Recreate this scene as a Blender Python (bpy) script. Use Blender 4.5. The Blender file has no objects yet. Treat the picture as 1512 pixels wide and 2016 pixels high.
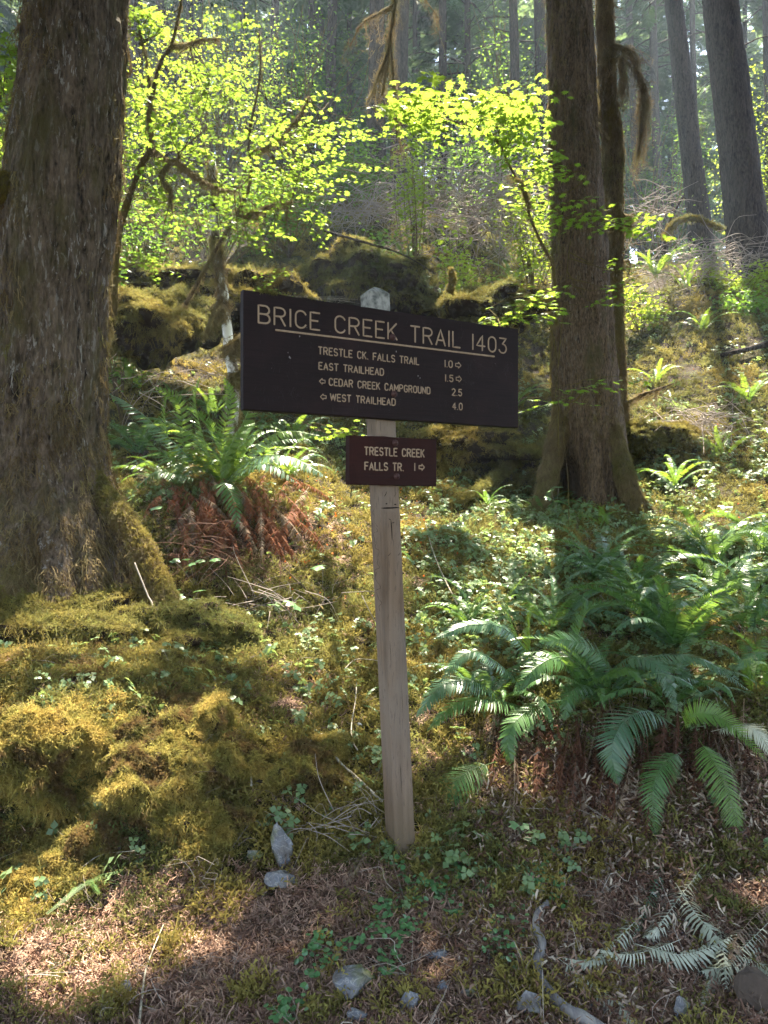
import bpy, math, random
import numpy as np
from mathutils import Matrix, Vector

SC = bpy.context.scene
COL = SC.collection
RNG = np.random.default_rng(11)
random.seed(5)
PI = math.pi

# ------------------------------------------------------------------ camera, sky, sun, exposure
F, CX, CY, CAMZ = 1456.0, 756.0, 1008.0, 1.6
cam = bpy.data.objects.new('camera', bpy.data.cameras.new('camera'))
COL.objects.link(cam)
cam.location = (0, 0, CAMZ)
cam.rotation_euler = (PI / 2, 0, 0)
cam.data.sensor_fit = 'VERTICAL'
cam.data.sensor_height = 36.0
cam.data.lens = 36.0 * F / 2016.0
cam.data.clip_end = 600
cam.data.clip_start = 0.05
SC.camera = cam

SUN_AZ, SUN_EL = math.radians(11), math.radians(66)      # azimuth from +Y towards +X
world = bpy.data.worlds.new('World')
SC.world = world
world.use_nodes = True
nt = world.node_tree
sky = nt.nodes.new('ShaderNodeTexSky')
sky.sky_type = 'NISHITA'
sky.sun_disc = False
sky.sun_elevation = SUN_EL
sky.sun_rotation = SUN_AZ
sky.air_density = 1.0
sky.dust_density = 0.6
hs = nt.nodes.new('ShaderNodeHueSaturation')
hs.inputs['Saturation'].default_value = 0.72
nt.links.new(sky.outputs[0], hs.inputs['Color'])
nt.links.new(hs.outputs[0], nt.nodes['Background'].inputs[0])
nt.nodes['Background'].inputs[1].default_value = 0.095

sl = bpy.data.lights.new('sun', 'SUN')
sl.energy = 5.0
sl.angle = math.radians(0.55)
sl.color = (1.0, 0.90, 0.72)
sun = bpy.data.objects.new('sun', sl)
COL.objects.link(sun)
sun.location = (8, 20, 40)
SDIR = np.array([math.sin(SUN_AZ) * math.cos(SUN_EL), math.cos(SUN_AZ) * math.cos(SUN_EL), math.sin(SUN_EL)])
sun.rotation_euler = Vector(SDIR).to_track_quat('Z', 'Y').to_euler()

SC.view_settings.view_transform = 'Standard'
SC.view_settings.look = 'None'
SC.view_settings.gamma = 1.0
SC.view_settings.use_curve_mapping = False
SC.view_settings.exposure = 3.2
SC.cycles.max_bounces = 6
SC.cycles.diffuse_bounces = 3
SC.cycles.glossy_bounces = 2
SC.cycles.transmission_bounces = 4
SC.cycles.transparent_max_bounces = 4
SC.cycles.volume_bounces = 0
SC.cycles.use_denoising = True
SC.cycles.sample_clamp_indirect = 6
SC.cycles.use_adaptive_sampling = True
SC.cycles.adaptive_threshold = 0.015
KX = SDIR[0] / SDIR[2]
KY = SDIR[1] / SDIR[2]


def P(u, v, Y):
    """a point at depth Y seen at photograph pixel (u, v)"""
    return np.array([(u - CX) / F * Y, Y, CAMZ - (v - CY) / F * Y])


# ------------------------------------------------------------------ numpy helpers
def _hash(ix, iy, iz, seed):
    h = (ix * 374761393 + iy * 668265263 + iz * 2147483647 + seed * 1274126177) & 0xFFFFFFFF
    h = ((h ^ (h >> 13)) * 1274126177) & 0xFFFFFFFF
    h = (h ^ (h >> 16)) & 0xFFFFFFFF
    return h.astype(np.float64) / 2147483647.5 - 1.0


def vnoise(p, seed=0):
    p = np.asarray(p, float)
    i = np.floor(p).astype(np.int64)
    f = p - i
    f = f * f * (3 - 2 * f)
    x, y, z = i[..., 0], i[..., 1], i[..., 2]
    fx, fy, fz = f[..., 0], f[..., 1], f[..., 2]
    r = 0
    for dx in (0, 1):
        for dy in (0, 1):
            for dz in (0, 1):
                w = (fx if dx else 1 - fx) * (fy if dy else 1 - fy) * (fz if dz else 1 - fz)
                r = r + w * _hash(x + dx, y + dy, z + dz, seed)
    return r


def fbm(p, octv=4, seed=0, gain=0.5):
    r, a, s = 0, 1.0, 1.0
    p = np.asarray(p, float)
    for o in range(octv):
        r = r + a * vnoise(p * s + 17.3 * o, seed + o)
        a *= gain
        s *= 2.03
    return r


def xyz(x, y, z=0.0):
    x, y, z = np.broadcast_arrays(x, y, z)
    return np.stack([x, y, z], -1)


class Geo:
    """collects numpy pieces of geometry, then links them as one mesh object"""
    def __init__(s):
        s.v, s.f, s.t, s.n = [], [], [], 0

    def add(s, V, Fs, tint=0.0):
        V = np.asarray(V, float)
        if not isinstance(Fs, (list, tuple)):
            Fs = [Fs]
        for f in Fs:
            if len(f):
                s.f.append(np.asarray(f, np.int64) + s.n)
        s.v.append(V)
        t = np.asarray(tint, float)
        s.t.append(np.broadcast_to(t, (len(V),)) if t.ndim == 0 else t)
        s.n += len(V)
        return s

    def mesh(s, name, mat, smooth=True, origin=None):
        V = np.concatenate(s.v)
        if origin is not None:
            V = V - np.asarray(origin)
        me = bpy.data.meshes.new(name)
        me.vertices.add(len(V))
        me.vertices.foreach_set('co', V.astype(np.float32).ravel())
        li = np.concatenate([f.ravel() for f in s.f])
        tot = np.concatenate([np.full(len(f), f.shape[1]) for f in s.f])
        st = np.concatenate([[0], np.cumsum(tot)[:-1]])
        me.loops.add(len(li))
        me.loops.foreach_set('vertex_index', li.astype(np.int32))
        me.polygons.add(len(tot))
        me.polygons.foreach_set('loop_start', st.astype(np.int32))
        me.polygons.foreach_set('loop_total', tot.astype(np.int32))
        me.polygons.foreach_set('use_smooth', np.full(len(tot), smooth))
        me.update(calc_edges=True)
        at = me.attributes.new('tint', 'FLOAT', 'POINT')
        at.data.foreach_set('value', np.concatenate(s.t).astype(np.float32))
        if mat:
            me.materials.append(mat)
        return me


def link(name, me, parent=None, kind=None, label=None, loc=None):
    o = bpy.data.objects.new(name, me)
    COL.objects.link(o)
    if parent is not None:
        o.parent = parent
    if loc is not None:
        o.location = loc
    if kind:
        o['kind'] = kind
    if label:
        o['label'] = label
    return o


def wpos(o):
    p = np.array(o.location)
    while o.parent is not None:
        o = o.parent
        p = p + np.array(o.location)
    return p


def part(name, geo, mat, parent, kind=None, label=None, smooth=True):
    """world-space geometry as a child of its thing (things and parts here are never rotated)"""
    return link(name, geo.mesh(name, mat, smooth, wpos(parent)), parent, kind, label)


def thing(name, label, cat, loc, group=None):
    o = bpy.data.objects.new(name, None)
    o.empty_display_size = 0.1
    COL.objects.link(o)
    o.location = tuple(float(c) for c in loc)
    o['label'] = label
    o['category'] = cat
    if group:
        o['group'] = group
    return o


def single(name, label, cat, geo, mat, group=None, smooth=True, loc=None):
    V = np.concatenate(geo.v)
    if loc is None:
        loc = np.array([V[:, 0].mean(), V[:, 1].mean(), V[:, 2].min()])
    o = link(name, geo.mesh(name, mat, smooth, loc), loc=tuple(float(c) for c in loc))
    o['label'] = label
    o['category'] = cat
    if group:
        o['group'] = group
    return o


def stuff(name, geo, mat, label, smooth=True):
    o = link(name, geo.mesh(name, mat, smooth), kind='stuff', label=label)
    return o


def spline(pts, n):
    """Catmull-Rom through pts (k,d) -> n points"""
    pts = np.asarray(pts, float)
    if len(pts) == 2:
        t = np.linspace(0, 1, n)[:, None]
        return pts[0] * (1 - t) + pts[1] * t
    q = np.vstack([2 * pts[0] - pts[1], pts, 2 * pts[-1] - pts[-2]])
    k = len(pts) - 1
    t = np.linspace(0, k - 1e-9, n)
    i = t.astype(int)
    f = (t - i)[:, None]
    a, b, c, d = q[i], q[i + 1], q[i + 2], q[i + 3]
    return 0.5 * ((2 * b) + (-a + c) * f + (2 * a - 5 * b + 4 * c - d) * f ** 2 + (-a + 3 * b - 3 * c + d) * f ** 3)


def frames(C, up=(0, 0, 1)):
    T = np.gradient(C, axis=0)
    T /= np.linalg.norm(T, axis=1)[:, None] + 1e-12
    n = np.array(up, float)
    if abs(T[0] @ n) > 0.95:
        n = np.array([1.0, 0.1, 0])
    N = np.zeros_like(T)
    for i in range(len(T)):
        n = n - T[i] * (T[i] @ n)
        n = n / (np.linalg.norm(n) + 1e-12)
        N[i] = n
    B = np.cross(T, N)
    return T, N, B


def tube(C, R, sides=6, cap=True, flat=1.0, up=(0, 0, 1), lump=0.0, seed=0):
    C = np.asarray(C, float)
    R = np.broadcast_to(np.asarray(R, float), (len(C),))
    T, N, B = frames(C, up)
    th = np.arange(sides) * 2 * PI / sides
    rr = R[:, None] * np.ones(sides)[None]
    ring = C[:, None] + (np.cos(th)[None, :, None] * N[:, None] * flat + np.sin(th)[None, :, None] * B[:, None]) * rr[..., None]
    if lump:
        d = 1 + lump * fbm(ring / (R.max() * 2.5 + 1e-9), 3, seed)
        ring = C[:, None] + (ring - C[:, None]) * d[..., None]
    V = ring.reshape(-1, 3)
    k = len(C)
    i, j = np.meshgrid(np.arange(k - 1), np.arange(sides), indexing='ij')
    a = i * sides + j
    b = i * sides + (j + 1) % sides
    Fq = np.stack([a, b, b + sides, a + sides], -1).reshape(-1, 4)
    if cap:
        n0 = len(V)
        V = np.vstack([V, C[:1] - T[:1] * R[0] * .5, C[-1:] + T[-1:] * R[-1] * .8])
        j = np.arange(sides)
        t0 = np.stack([(j + 1) % sides, j, np.full(sides, n0)], -1)
        o = (k - 1) * sides
        t1 = np.stack([o + j, o + (j + 1) % sides, np.full(sides, n0 + 1)], -1)
        return V, [Fq, np.vstack([t0, t1])]
    return V, [Fq]


def box(c, s, R=None):
    v = np.array([[x, y, z] for x in (-.5, .5) for y in (-.5, .5) for z in (-.5, .5)]) * np.asarray(s)
    if R is not None:
        v = v @ np.asarray(R).T
    f = np.array([[0, 1, 3, 2], [4, 6, 7, 5], [0, 4, 5, 1], [2, 3, 7, 6], [0, 2, 6, 4], [1, 5, 7, 3]])
    return v + np.asarray(c), f


def replicate(base, M, T, tint=None):
    """base=(V, [faces]); M (k,3,3), T (k,3) -> joined arrays"""
    V, Fs = base
    k, n = len(T), len(V)
    W = np.einsum('kij,nj->kni', M, V) + T[:, None]
    off = (np.arange(k) * n)
    out = [(f[None] + off[:, None, None]).reshape(-1, f.shape[1]) for f in Fs]
    tt = np.repeat(tint if tint is not None else np.zeros(k), n)
    return W.reshape(-1, 3), out, tt


def basis(fwd, nrm):
    """matrices (k,3,3) with columns x=fwd, z~nrm"""
    fwd = fwd / (np.linalg.norm(fwd, axis=-1, keepdims=True) + 1e-12)
    y = np.cross(nrm, fwd)
    y = y / (np.linalg.norm(y, axis=-1, keepdims=True) + 1e-12)
    z = np.cross(fwd, y)
    return np.stack([fwd, y, z], -1)


def eulers(M):
    return np.stack([np.arctan2(M[:, 2, 1], M[:, 2, 2]), np.arcsin(np.clip(-M[:, 2, 0], -1, 1)), np.arctan2(M[:, 1, 0], M[:, 0, 0])], -1)


def rand_dirs(n, zlo=-1, zhi=1):
    z = RNG.uniform(zlo, zhi, n)
    a = RNG.uniform(0, 2 * PI, n)
    r = np.sqrt(1 - z * z)
    return xyz(r * np.cos(a), r * np.sin(a), z)


# ------------------------------------------------------------------ geometry-node scatter for uncountable stuff
def source_set(name, geos, mat):
    c = bpy.data.collections.new(name)
    for i, g in enumerate(geos):
        o = bpy.data.objects.new('%s_source_%02d' % (name, i), g.mesh(name, mat))
        c.objects.link(o)
    return c


def scatter(name, srcs, nsrc, pos, M, scl, parent=None, label=None, tint=None):
    """uncountable stuff: one object, its pieces instanced at given points"""
    me = bpy.data.meshes.new(name)
    org = wpos(parent) if parent is not None else np.zeros(3)
    k = len(pos)
    me.vertices.add(k)
    me.vertices.foreach_set('co', (pos - org).astype(np.float32).ravel())
    me.attributes.new('rot', 'FLOAT_VECTOR', 'POINT').data.foreach_set('vector', eulers(M).astype(np.float32).ravel())
    me.attributes.new('scl', 'FLOAT', 'POINT').data.foreach_set('value', np.asarray(scl, np.float32))
    me.attributes.new('idx', 'INT', 'POINT').data.foreach_set('value', RNG.integers(0, nsrc, k).astype(np.int32))
    o = link(name, me, parent, 'stuff', label)
    g = bpy.data.node_groups.new(name + '_nodes', 'GeometryNodeTree')
    g.interface.new_socket('Geometry', in_out='INPUT', socket_type='NodeSocketGeometry')
    g.interface.new_socket('Geometry', in_out='OUTPUT', socket_type='NodeSocketGeometry')
    N, L = g.nodes, g.links
    gi, go = N.new('NodeGroupInput'), N.new('NodeGroupOutput')
    mp = N.new('GeometryNodeMeshToPoints')
    ip = N.new('GeometryNodeInstanceOnPoints')
    ci = N.new('GeometryNodeCollectionInfo')
    ci.inputs['Collection'].default_value = srcs
    ci.inputs['Separate Children'].default_value = True
    ci.inputs['Reset Children'].default_value = True

    def attr(nm, ty):
        a = N.new('GeometryNodeInputNamedAttribute')
        a.data_type = ty
        a.inputs['Name'].default_value = nm
        return a.outputs['Attribute']
    L.new(gi.outputs[0], mp.inputs['Mesh'])
    L.new(mp.outputs[0], ip.inputs['Points'])
    L.new(ci.outputs[0], ip.inputs['Instance'])
    ip.inputs['Pick Instance'].default_value = True
    L.new(attr('idx', 'INT'), ip.inputs['Instance Index'])
    L.new(attr('rot', 'FLOAT_VECTOR'), ip.inputs['Rotation'])
    L.new(attr('scl', 'FLOAT'), ip.inputs['Scale'])
    L.new(ip.outputs[0], go.inputs[0])
    m = o.modifiers.new('scatter', 'NODES')
    m.node_group = g
    return o


def surf_samples(V, Ft, n):
    """n random points with normals on a triangle/quad mesh"""
    tri = []
    for f in Ft:
        if f.shape[1] == 4:
            tri += [f[:, :3], f[:, [0, 2, 3]]]
        else:
            tri.append(f)
    tri = np.vstack(tri)
    a, b, c = V[tri[:, 0]], V[tri[:, 1]], V[tri[:, 2]]
    cr = np.cross(b - a, c - a)
    ar = np.linalg.norm(cr, axis=1)
    ix = RNG.choice(len(tri), n, p=ar / ar.sum())
    r1, r2 = np.sqrt(RNG.random(n))[:, None], RNG.random(n)[:, None]
    p = a[ix] * (1 - r1) + b[ix] * r1 * (1 - r2) + c[ix] * r1 * r2
    return p, cr[ix] / (ar[ix][:, None] + 1e-12)


# ------------------------------------------------------------------ materials
class MT:
    def __init__(s, name):
        s.m = bpy.data.materials.new(name)
        s.m.use_nodes = True
        s.N, s.L = s.m.node_tree.nodes, s.m.node_tree.links
        s.N.clear()
        s.out = s.N.new('ShaderNodeOutputMaterial')

    def n(s, t, **k):
        x = s.N.new('ShaderNode' + t)
        for a, b in k.items():
            setattr(x, a, b)
        return x

    def pos(s, scale=(1, 1, 1), obj=False):
        mp = s.n('Mapping')
        mp.inputs['Scale'].default_value = scale
        if obj:
            s.L.new(s.n('TexCoord').outputs['Object'], mp.inputs[0])
        else:
            s.L.new(s.n('NewGeometry').outputs['Position'], mp.inputs[0])
        return mp.outputs[0]

    def noise(s, scale, vec=None, detail=4, rough=.55, dist=0):
        x = s.n('TexNoise')
        x.inputs['Scale'].default_value = scale
        x.inputs['Detail'].default_value = detail
        x.inputs['Roughness'].default_value = rough
        x.inputs['Distortion'].default_value = dist
        if vec is None:
            vec = s.pos()
        s.L.new(vec, x.inputs['Vector'])
        return x.outputs['Fac']

    def ramp(s, fac, stops):
        x = s.n('ValToRGB')
        e = x.color_ramp.elements
        while len(e) < len(stops):
            e.new(0.5)
        for q, (p, c) in zip(e, stops):
            q.position = p
            q.color = (c, c, c, 1) if isinstance(c, (int, float)) else (*c, 1)
        s.L.new(fac, x.inputs[0])
        return x.outputs[0]

    def mix(s, fac, a, b, blend='MIX'):
        x = s.n('Mix', data_type='RGBA', blend_type=blend)
        for i, v in ((0, fac), (6, a), (7, b)):
            if isinstance(v, (int, float)):
                x.inputs[i].default_value = v
            elif isinstance(v, tuple):
                x.inputs[i].default_value = (*v, 1)
            else:
                s.L.new(v, x.inputs[i])
        return x.outputs[2]

    def rnd(s):
        return s.n('ObjectInfo').outputs['Random']

    def tint(s):
        return s.n('Attribute', attribute_name='tint').outputs['Fac']

    def bump(s, h, strength=.5, dist=.02):
        x = s.n('Bump')
        x.inputs['Strength'].default_value = strength
        x.inputs['Distance'].default_value = dist
        s.L.new(h, x.inputs['Height'])
        return x.outputs[0]

    def finish(s, col, rough=.8, spec=.3, normal=None, trans=0.0, tcol=None):
        b = s.n('BsdfPrincipled')
        if isinstance(col, tuple):
            b.inputs['Base Color'].default_value = (*col, 1)
        else:
            s.L.new(col, b.inputs['Base Color'])
        if isinstance(rough, (int, float)):
            b.inputs['Roughness'].default_value = rough
        else:
            s.L.new(rough, b.inputs['Roughness'])
        b.inputs['Specular IOR Level'].default_value = spec
        if normal is not None:
            s.L.new(normal, b.inputs['Normal'])
        if trans > 0:
            t = s.n('BsdfTranslucent')
            c = tcol if tcol is not None else col
            if isinstance(c, tuple):
                t.inputs[0].default_value = (*c, 1)
            else:
                s.L.new(c, t.inputs[0])
            mx = s.n('MixShader')
            mx.inputs[0].default_value = trans
            s.L.new(b.outputs[0], mx.inputs[1])
            s.L.new(t.outputs[0], mx.inputs[2])
            s.L.new(mx.outputs[0], s.out.inputs[0])
        else:
            s.L.new(b.outputs[0], s.out.inputs[0])
        return s.m


def leaf_mat(name, c0, c1, tc, trans=.45, rough=.5, spec=.4, pscale=1.3, use_tint=True):
    """leaf: two greens mixed by a world noise and by piece, a yellower one for light coming through"""
    m = MT(name)
    f = m.noise(pscale, detail=3)
    f = m.ramp(f, [(.35, 0.0), (.65, 1.0)])
    ad = m.n('Math', operation='MULTIPLY_ADD')
    m.L.new(m.rnd(), ad.inputs[0])
    ad.inputs[1].default_value = .6
    m.L.new(m.tint() if use_tint else f, ad.inputs[2])
    av = m.n('Math', operation='MULTIPLY_ADD', use_clamp=True)
    m.L.new(f, av.inputs[0])
    av.inputs[1].default_value = .5
    m.L.new(ad.outputs[0], av.inputs[2])
    av2 = m.n('Math', operation='MULTIPLY')
    m.L.new(av.outputs[0], av2.inputs[0])
    av2.inputs[1].default_value = .8
    col = m.mix(av2.outputs[0], c0, c1)
    tcol = m.mix(.65, col, tc)
    return m.finish(col, rough, spec, trans=trans, tcol=tcol)


def bark_mat(name, dark, light, moss, moss_lo=.5, vs=14, strength=1.0, flake=None):
    m = MT(name)
    st = m.pos((1, 1, .16))
    a = m.noise(vs, st, 6, .65, 1.2)
    b = m.noise(vs * 3.1, m.pos((1, 1, .3)), 5, .6)
    ridge = m.ramp(a, [(.36, 0.0), (.5, .45), (.66, 1.0)])
    col = m.mix(ridge, dark, light)
    col = m.mix(m.ramp(b, [(.35, .0), (.7, .6)]), col, tuple(min(1, c * 1.9) for c in light))
    if flake:
        fl = m.ramp(m.noise(vs * 1.6, m.pos((1.4, 1.4, .35)), 4, .7, .6), [(.57, 0.0), (.63, 1.0)])
        big = m.ramp(m.noise(1.7, detail=2), [(.42, 0.0), (.6, .9)])
        mu = m.n('Math', operation='MULTIPLY')
        m.L.new(fl, mu.inputs[0])
        m.L.new(big, mu.inputs[1])
        col = m.mix(mu.outputs[0], col, flake)
    mm = m.ramp(m.noise(2.6, m.pos((1, 1, .45)), 7, .7), [(moss_lo, 0.0), (moss_lo + .14, .85)])
    col = m.mix(mm, col, moss)
    h = m.n('Math', operation='MULTIPLY_ADD')
    m.L.new(a, h.inputs[0])
    h.inputs[1].default_value = 2.0
    m.L.new(b, h.inputs[2])
    return m.finish(col, .92, .15, m.bump(h.outputs[0], strength, .05))


def moss_mat(name, stops, trans=.35, pscale=1.4):
    m = MT(name)
    f = m.noise(pscale, detail=5, rough=.6)
    c = m.ramp(f, stops)
    r = m.n('Math', operation='MULTIPLY_ADD')
    m.L.new(m.rnd(), r.inputs[0])
    r.inputs[1].default_value = .75
    r.inputs[2].default_value = .62
    hsv = m.n('HueSaturation')
    m.L.new(c, hsv.inputs['Color'])
    m.L.new(r.outputs[0], hsv.inputs['Value'])
    tw = m.mix(m.tint(), hsv.outputs[0], (.16, .085, .03))
    return m.finish(tw, .8, .15, trans=trans)

# ------------------------------------------------------------------ terrain: one height function, one sheet
TU = np.array([-300, 0, 300, 520, 760, 1000, 1150, 1300, 1512, 1850.])
TY = np.array([1.2, 2.1, 2.6, 2.9, 3.1, 3.4, 4.0, 4.8, 5.4, 6.0, 7.0, 8.0, 9.5, 11, 14, 18, 26, 40, 70, 140.])
TZ = np.array([
    [.02, .14, .22, .34, .62, .82, .90, 1.02, 1.30, 1.65, 2.1, 2.6, 3.6, 4.8, 7.0, 9.8, 14, 21, 28.0, 30.0],
    [.02, .14, .20, .32, .62, .80, .86, 0.98, 1.25, 1.60, 2.0, 2.5, 3.5, 4.6, 6.8, 9.6, 14, 21, 28.0, 30.0],
    [.02, .14, .17, .25, .50, .70, .82, 0.96, 1.35, 1.70, 2.0, 2.4, 3.3, 4.6, 6.6, 9.3, 13.5, 20, 27.0, 29.0],
    [.02, .14, .17, .22, .33, .50, .70, 0.93, 1.25, 1.62, 1.95, 2.35, 3.2, 4.4, 6.6, 9.6, 13.5, 20, 27.0, 29.0],
    [.02, .14, .19, .25, .32, .42, .62, 0.88, 1.08, 1.30, 1.65, 2.05, 2.95, 4.3, 7.0, 10.0, 13.2, 19, 26.0, 28.0],
    [.02, .13, .18, .22, .27, .40, .62, 0.86, 1.02, 1.20, 1.45, 1.70, 2.5, 3.7, 6.0, 8.8, 11.8, 18, 25.0, 27.0],
    [.02, .12, .16, .20, .26, .44, .66, 0.86, 1.00, 1.16, 1.40, 1.68, 2.4, 3.4, 5.6, 7.8, 10.4, 16, 23.0, 25.0],
    [.02, .12, .15, .18, .25, .46, .68, 0.84, 0.98, 1.14, 1.42, 1.75, 2.7, 3.8, 5.9, 7.2, 9.6, 14, 21.0, 23.0],
    [.02, .12, .15, .18, .26, .48, .70, 0.86, 1.02, 1.20, 1.55, 1.95, 2.9, 4.0, 6.0, 7.2, 9.6, 14, 21.0, 23.0],
    [.02, .12, .15, .20, .30, .52, .72, 0.90, 1.08, 1.28, 1.65, 2.10, 3.0, 4.1, 6.0, 7.2, 9.6, 14, 21.0, 23.0]])
_gu = np.linspace(TU[0], TU[-1], 120)
_gy = np.linspace(np.log(TY[0]), np.log(TY[-1]), 260)
_t1 = np.array([np.interp(_gy, np.log(TY), r) for r in TZ])
_t2 = np.array([np.interp(_gu, TU, _t1[:, j]) for j in range(260)]).T


def _blur(a, k, ax):
    for _ in range(k):
        b = np.pad(a, [(1, 1) if i == ax else (0, 0) for i in range(2)], mode='edge')
        a = (b.take(range(0, a.shape[ax]), ax) + 2 * a + b.take(range(2, a.shape[ax] + 2), ax)) / 4
    return a


_t2 = _blur(_blur(_t2, 6, 0), 4, 1)


def H(x, y):
    x, y = np.broadcast_arrays(np.asarray(x, float), np.asarray(y, float))
    yy = np.maximum(y, 1.2)
    u = np.clip(CX + F * x / yy, TU[0], TU[-1] - 1e-6)
    fu = (u - _gu[0]) / (_gu[1] - _gu[0])
    fy = np.clip((np.log(yy) - _gy[0]) / (_gy[1] - _gy[0]), 0, 258.999)
    i, j = np.minimum(fu.astype(int), 118), fy.astype(int)
    a, b = fu - i, fy - j
    z = _t2[i, j] * (1 - a) * (1 - b) + _t2[i + 1, j] * a * (1 - b) + _t2[i, j + 1] * (1 - a) * b + _t2[i + 1, j + 1] * a * b
    p = xyz(x, y)
    k = np.clip((y - 1.5) / 1.5, 0, 1)
    z = z + k * (0.05 * fbm(p * 1.3, 4, 3) + 0.018 * fbm(p * 7, 3, 9))
    k2 = np.clip((y - 7) / 6, 0, 1)
    z = z + k2 * 0.28 * fbm(p * .55, 3, 21)
    # lumpy moss bank in the left foreground
    kb = np.exp(-((y - 3.15) / .45) ** 2) * np.clip((-0.35 - x) / .5, 0, 1)
    z = z + kb * (0.15 * fbm(p * 4.2, 3, 31) + .05 * np.abs(fbm(p * 9, 2, 32)))
    return z


def HN(x, y, e=.04):
    dx = (H(x + e, y) - H(x - e, y)) / (2 * e)
    dy = (H(x, y + e) - H(x, y - e)) / (2 * e)
    n = xyz(-dx, -dy, 1.0)
    return n / np.linalg.norm(n, axis=-1, keepdims=True)


def G(u, Y, dz=0.0):
    """ground point at photo column u and depth Y"""
    x = (u - CX) / F * Y
    return np.array([x, Y, float(H(x, Y)) + dz])


ys = np.concatenate([np.linspace(-25, 1.0, 24), np.exp(np.linspace(np.log(1.15), np.log(170), 460))])
ts = np.linspace(-1, 1, 380)
yy, tt = np.meshgrid(ys, ts, indexing='ij')
xx = tt * (np.maximum(yy, 1.2) * 1.0 + 2.2) + np.sign(tt) * np.abs(tt) ** 6 * 12
V = xyz(xx, yy, H(xx, yy))
nx, ny = len(ts), len(ys)
i, j = np.meshgrid(np.arange(ny - 1), np.arange(nx - 1), indexing='ij')
a = (i * nx + j).ravel()
m = MT('forest_soil')
n1 = m.noise(2.2, detail=6)
n2 = m.noise(38, detail=8, rough=.7)
c = m.ramp(n2, [(.3, (.010, .008, .006)), (.5, (.038, .028, .02)), (.72, (.10, .075, .05))])
c = m.mix(m.ramp(n1, [(.46, 0.0), (.6, .65)]), c, (.05, .055, .014))
v = m.n('TexVoronoi')
v.inputs['Scale'].default_value = 90
m.L.new(m.pos(), v.inputs['Vector'])
soil = m.finish(c, .95, .1, m.bump(n2, .9, .03))
g = Geo().add(V.reshape(-1, 3), np.stack([a, a + 1, a + nx + 1, a + nx], -1))
link('ground', g.mesh('ground', soil), kind='structure')


_Yt = np.exp(np.linspace(np.log(1.9), np.log(40), 900))


def GV(u, v, dz=0.0):
    """first ground point seen at photo pixel (u, v)"""
    x = (u - CX) / F * _Yt
    vv = CY - (H(x, _Yt) + dz - CAMZ) / _Yt * F
    k = np.where(vv <= v)[0]
    Y = _Yt[k[0]] if len(k) else 12.0
    return np.array([(u - CX) / F * Y, Y, float(H((u - CX) / F * Y, Y)) + dz])



# ------------------------------------------------------------------ where the sun comes through: lit patches on the plane along the sun
def ab(p):
    p = np.asarray(p, float)
    return np.stack([p[..., 0] - KX * p[..., 2], p[..., 1] - KY * p[..., 2]], -1)


LIT = []          # (centre a, b, radius a, radius b)


def lit_at(u, v, Y, ra, rb=None):
    c = ab(P(u, v, Y))
    LIT.append((c[0], c[1], ra, rb or ra))


def lit_g(u, v, ra, rb=None, dz=.08):
    c = ab(GV(u, v, dz))
    LIT.append((c[0], c[1], ra, rb or ra))


lit_g(110, 1500, .50, .20)            # moss bank
lit_g(20, 1450, .30, .18)
lit_g(330, 1430, .34, .15)
lit_g(400, 1500, .22, .15)
lit_g(210, 1590, .34, .18)
lit_g(40, 1660, .30, .2)
lit_g(60, 1830, .26, .14)
lit_g(200, 1900, .26, .10)
lit_g(430, 1850, .14, .06)
for vv in range(-60, 1000, 90):
    lit_at(240, vv, 4.9, .30, .17)         # right flank of the left trunk
lit_g(345, 1180, .16, .12)
lit_g(500, 1225, .20, .07)
lit_g(640, 1000, .75, .6)
lit_g(560, 960, .5, .5)
lit_g(740, 1020, .35, .4)
lit_at(400, 850, 5.8, .85, .6)
lit_at(560, 900, 5.3, .5, .35)
lit_g(500, 1100, .35, .2)
lit_g(1280, 985, .8, .35)
lit_g(1400, 1010, .7, .35)
lit_g(940, 960, .55, .45)
lit_g(1000, 1050, .5, .25)
lit_g(860, 1010, .35, .3)
lit_g(1250, 1100, .3, .16)
lit_g(1400, 1050, .3, .2)
lit_g(1400, 900, 1.2, .9)
lit_g(1380, 780, 1.6, 1.2)
lit_g(1300, 680, 1.6, 1.4)
lit_g(1450, 640, 1.8, 1.5)
lit_g(1380, 570, 2.6, 1.6)
lit_g(1050, 620, 1.2, 1.0)
lit_g(960, 520, 1.8, 1.4)
lit_g(900, 560, .9, .8)
lit_at(700, 470, 10.0, 1.0, .45)
lit_at(330, 250, 7, 1.6, 1.3)
lit_at(560, 300, 7.6, 1.6, 1.4)
lit_at(450, 420, 8.0, 1.3, .9)
lit_at(900, 215, 6.0, 1.1, .6)
lit_at(1040, 260, 6.2, .5, .5)
lit_at(1020, 610, 4.9, .5, .35)
lit_at(672, 842, 5.4, .3, .2)
lit_g(1490, 1820, .20, .12)
lit_g(1070, 1850, .07, .05)
lit_at(430, 60, 17, 1.8, 1.2)
lit_at(560, 100, 20, 1.2, .8)
lit_at(300, 180, 15, 1.0)
lit_at(980, 150, 22, 1.2, 1)
lit_g(1300, 1160, .35, .2)
lit_g(1470, 1120, .4, .25)
lit_g(1120, 1180, .3, .16)
lit_g(1440, 1290, .22, .1)
lit_at(1300, 300, 24, 3.5, 3)
lit_at(1490, 250, 19, 2.2, 2)
lit_at(400, 360, 12, 1.8, 1.2)
lit_at(940, 300, 15, 1.5, 1)
lit_g(1180, 1330, .3, .12)
lit_g(1000, 1250, .2, .12)
lit_g(1400, 1200, .3, .15)
LIT_A = np.array(LIT)


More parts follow.
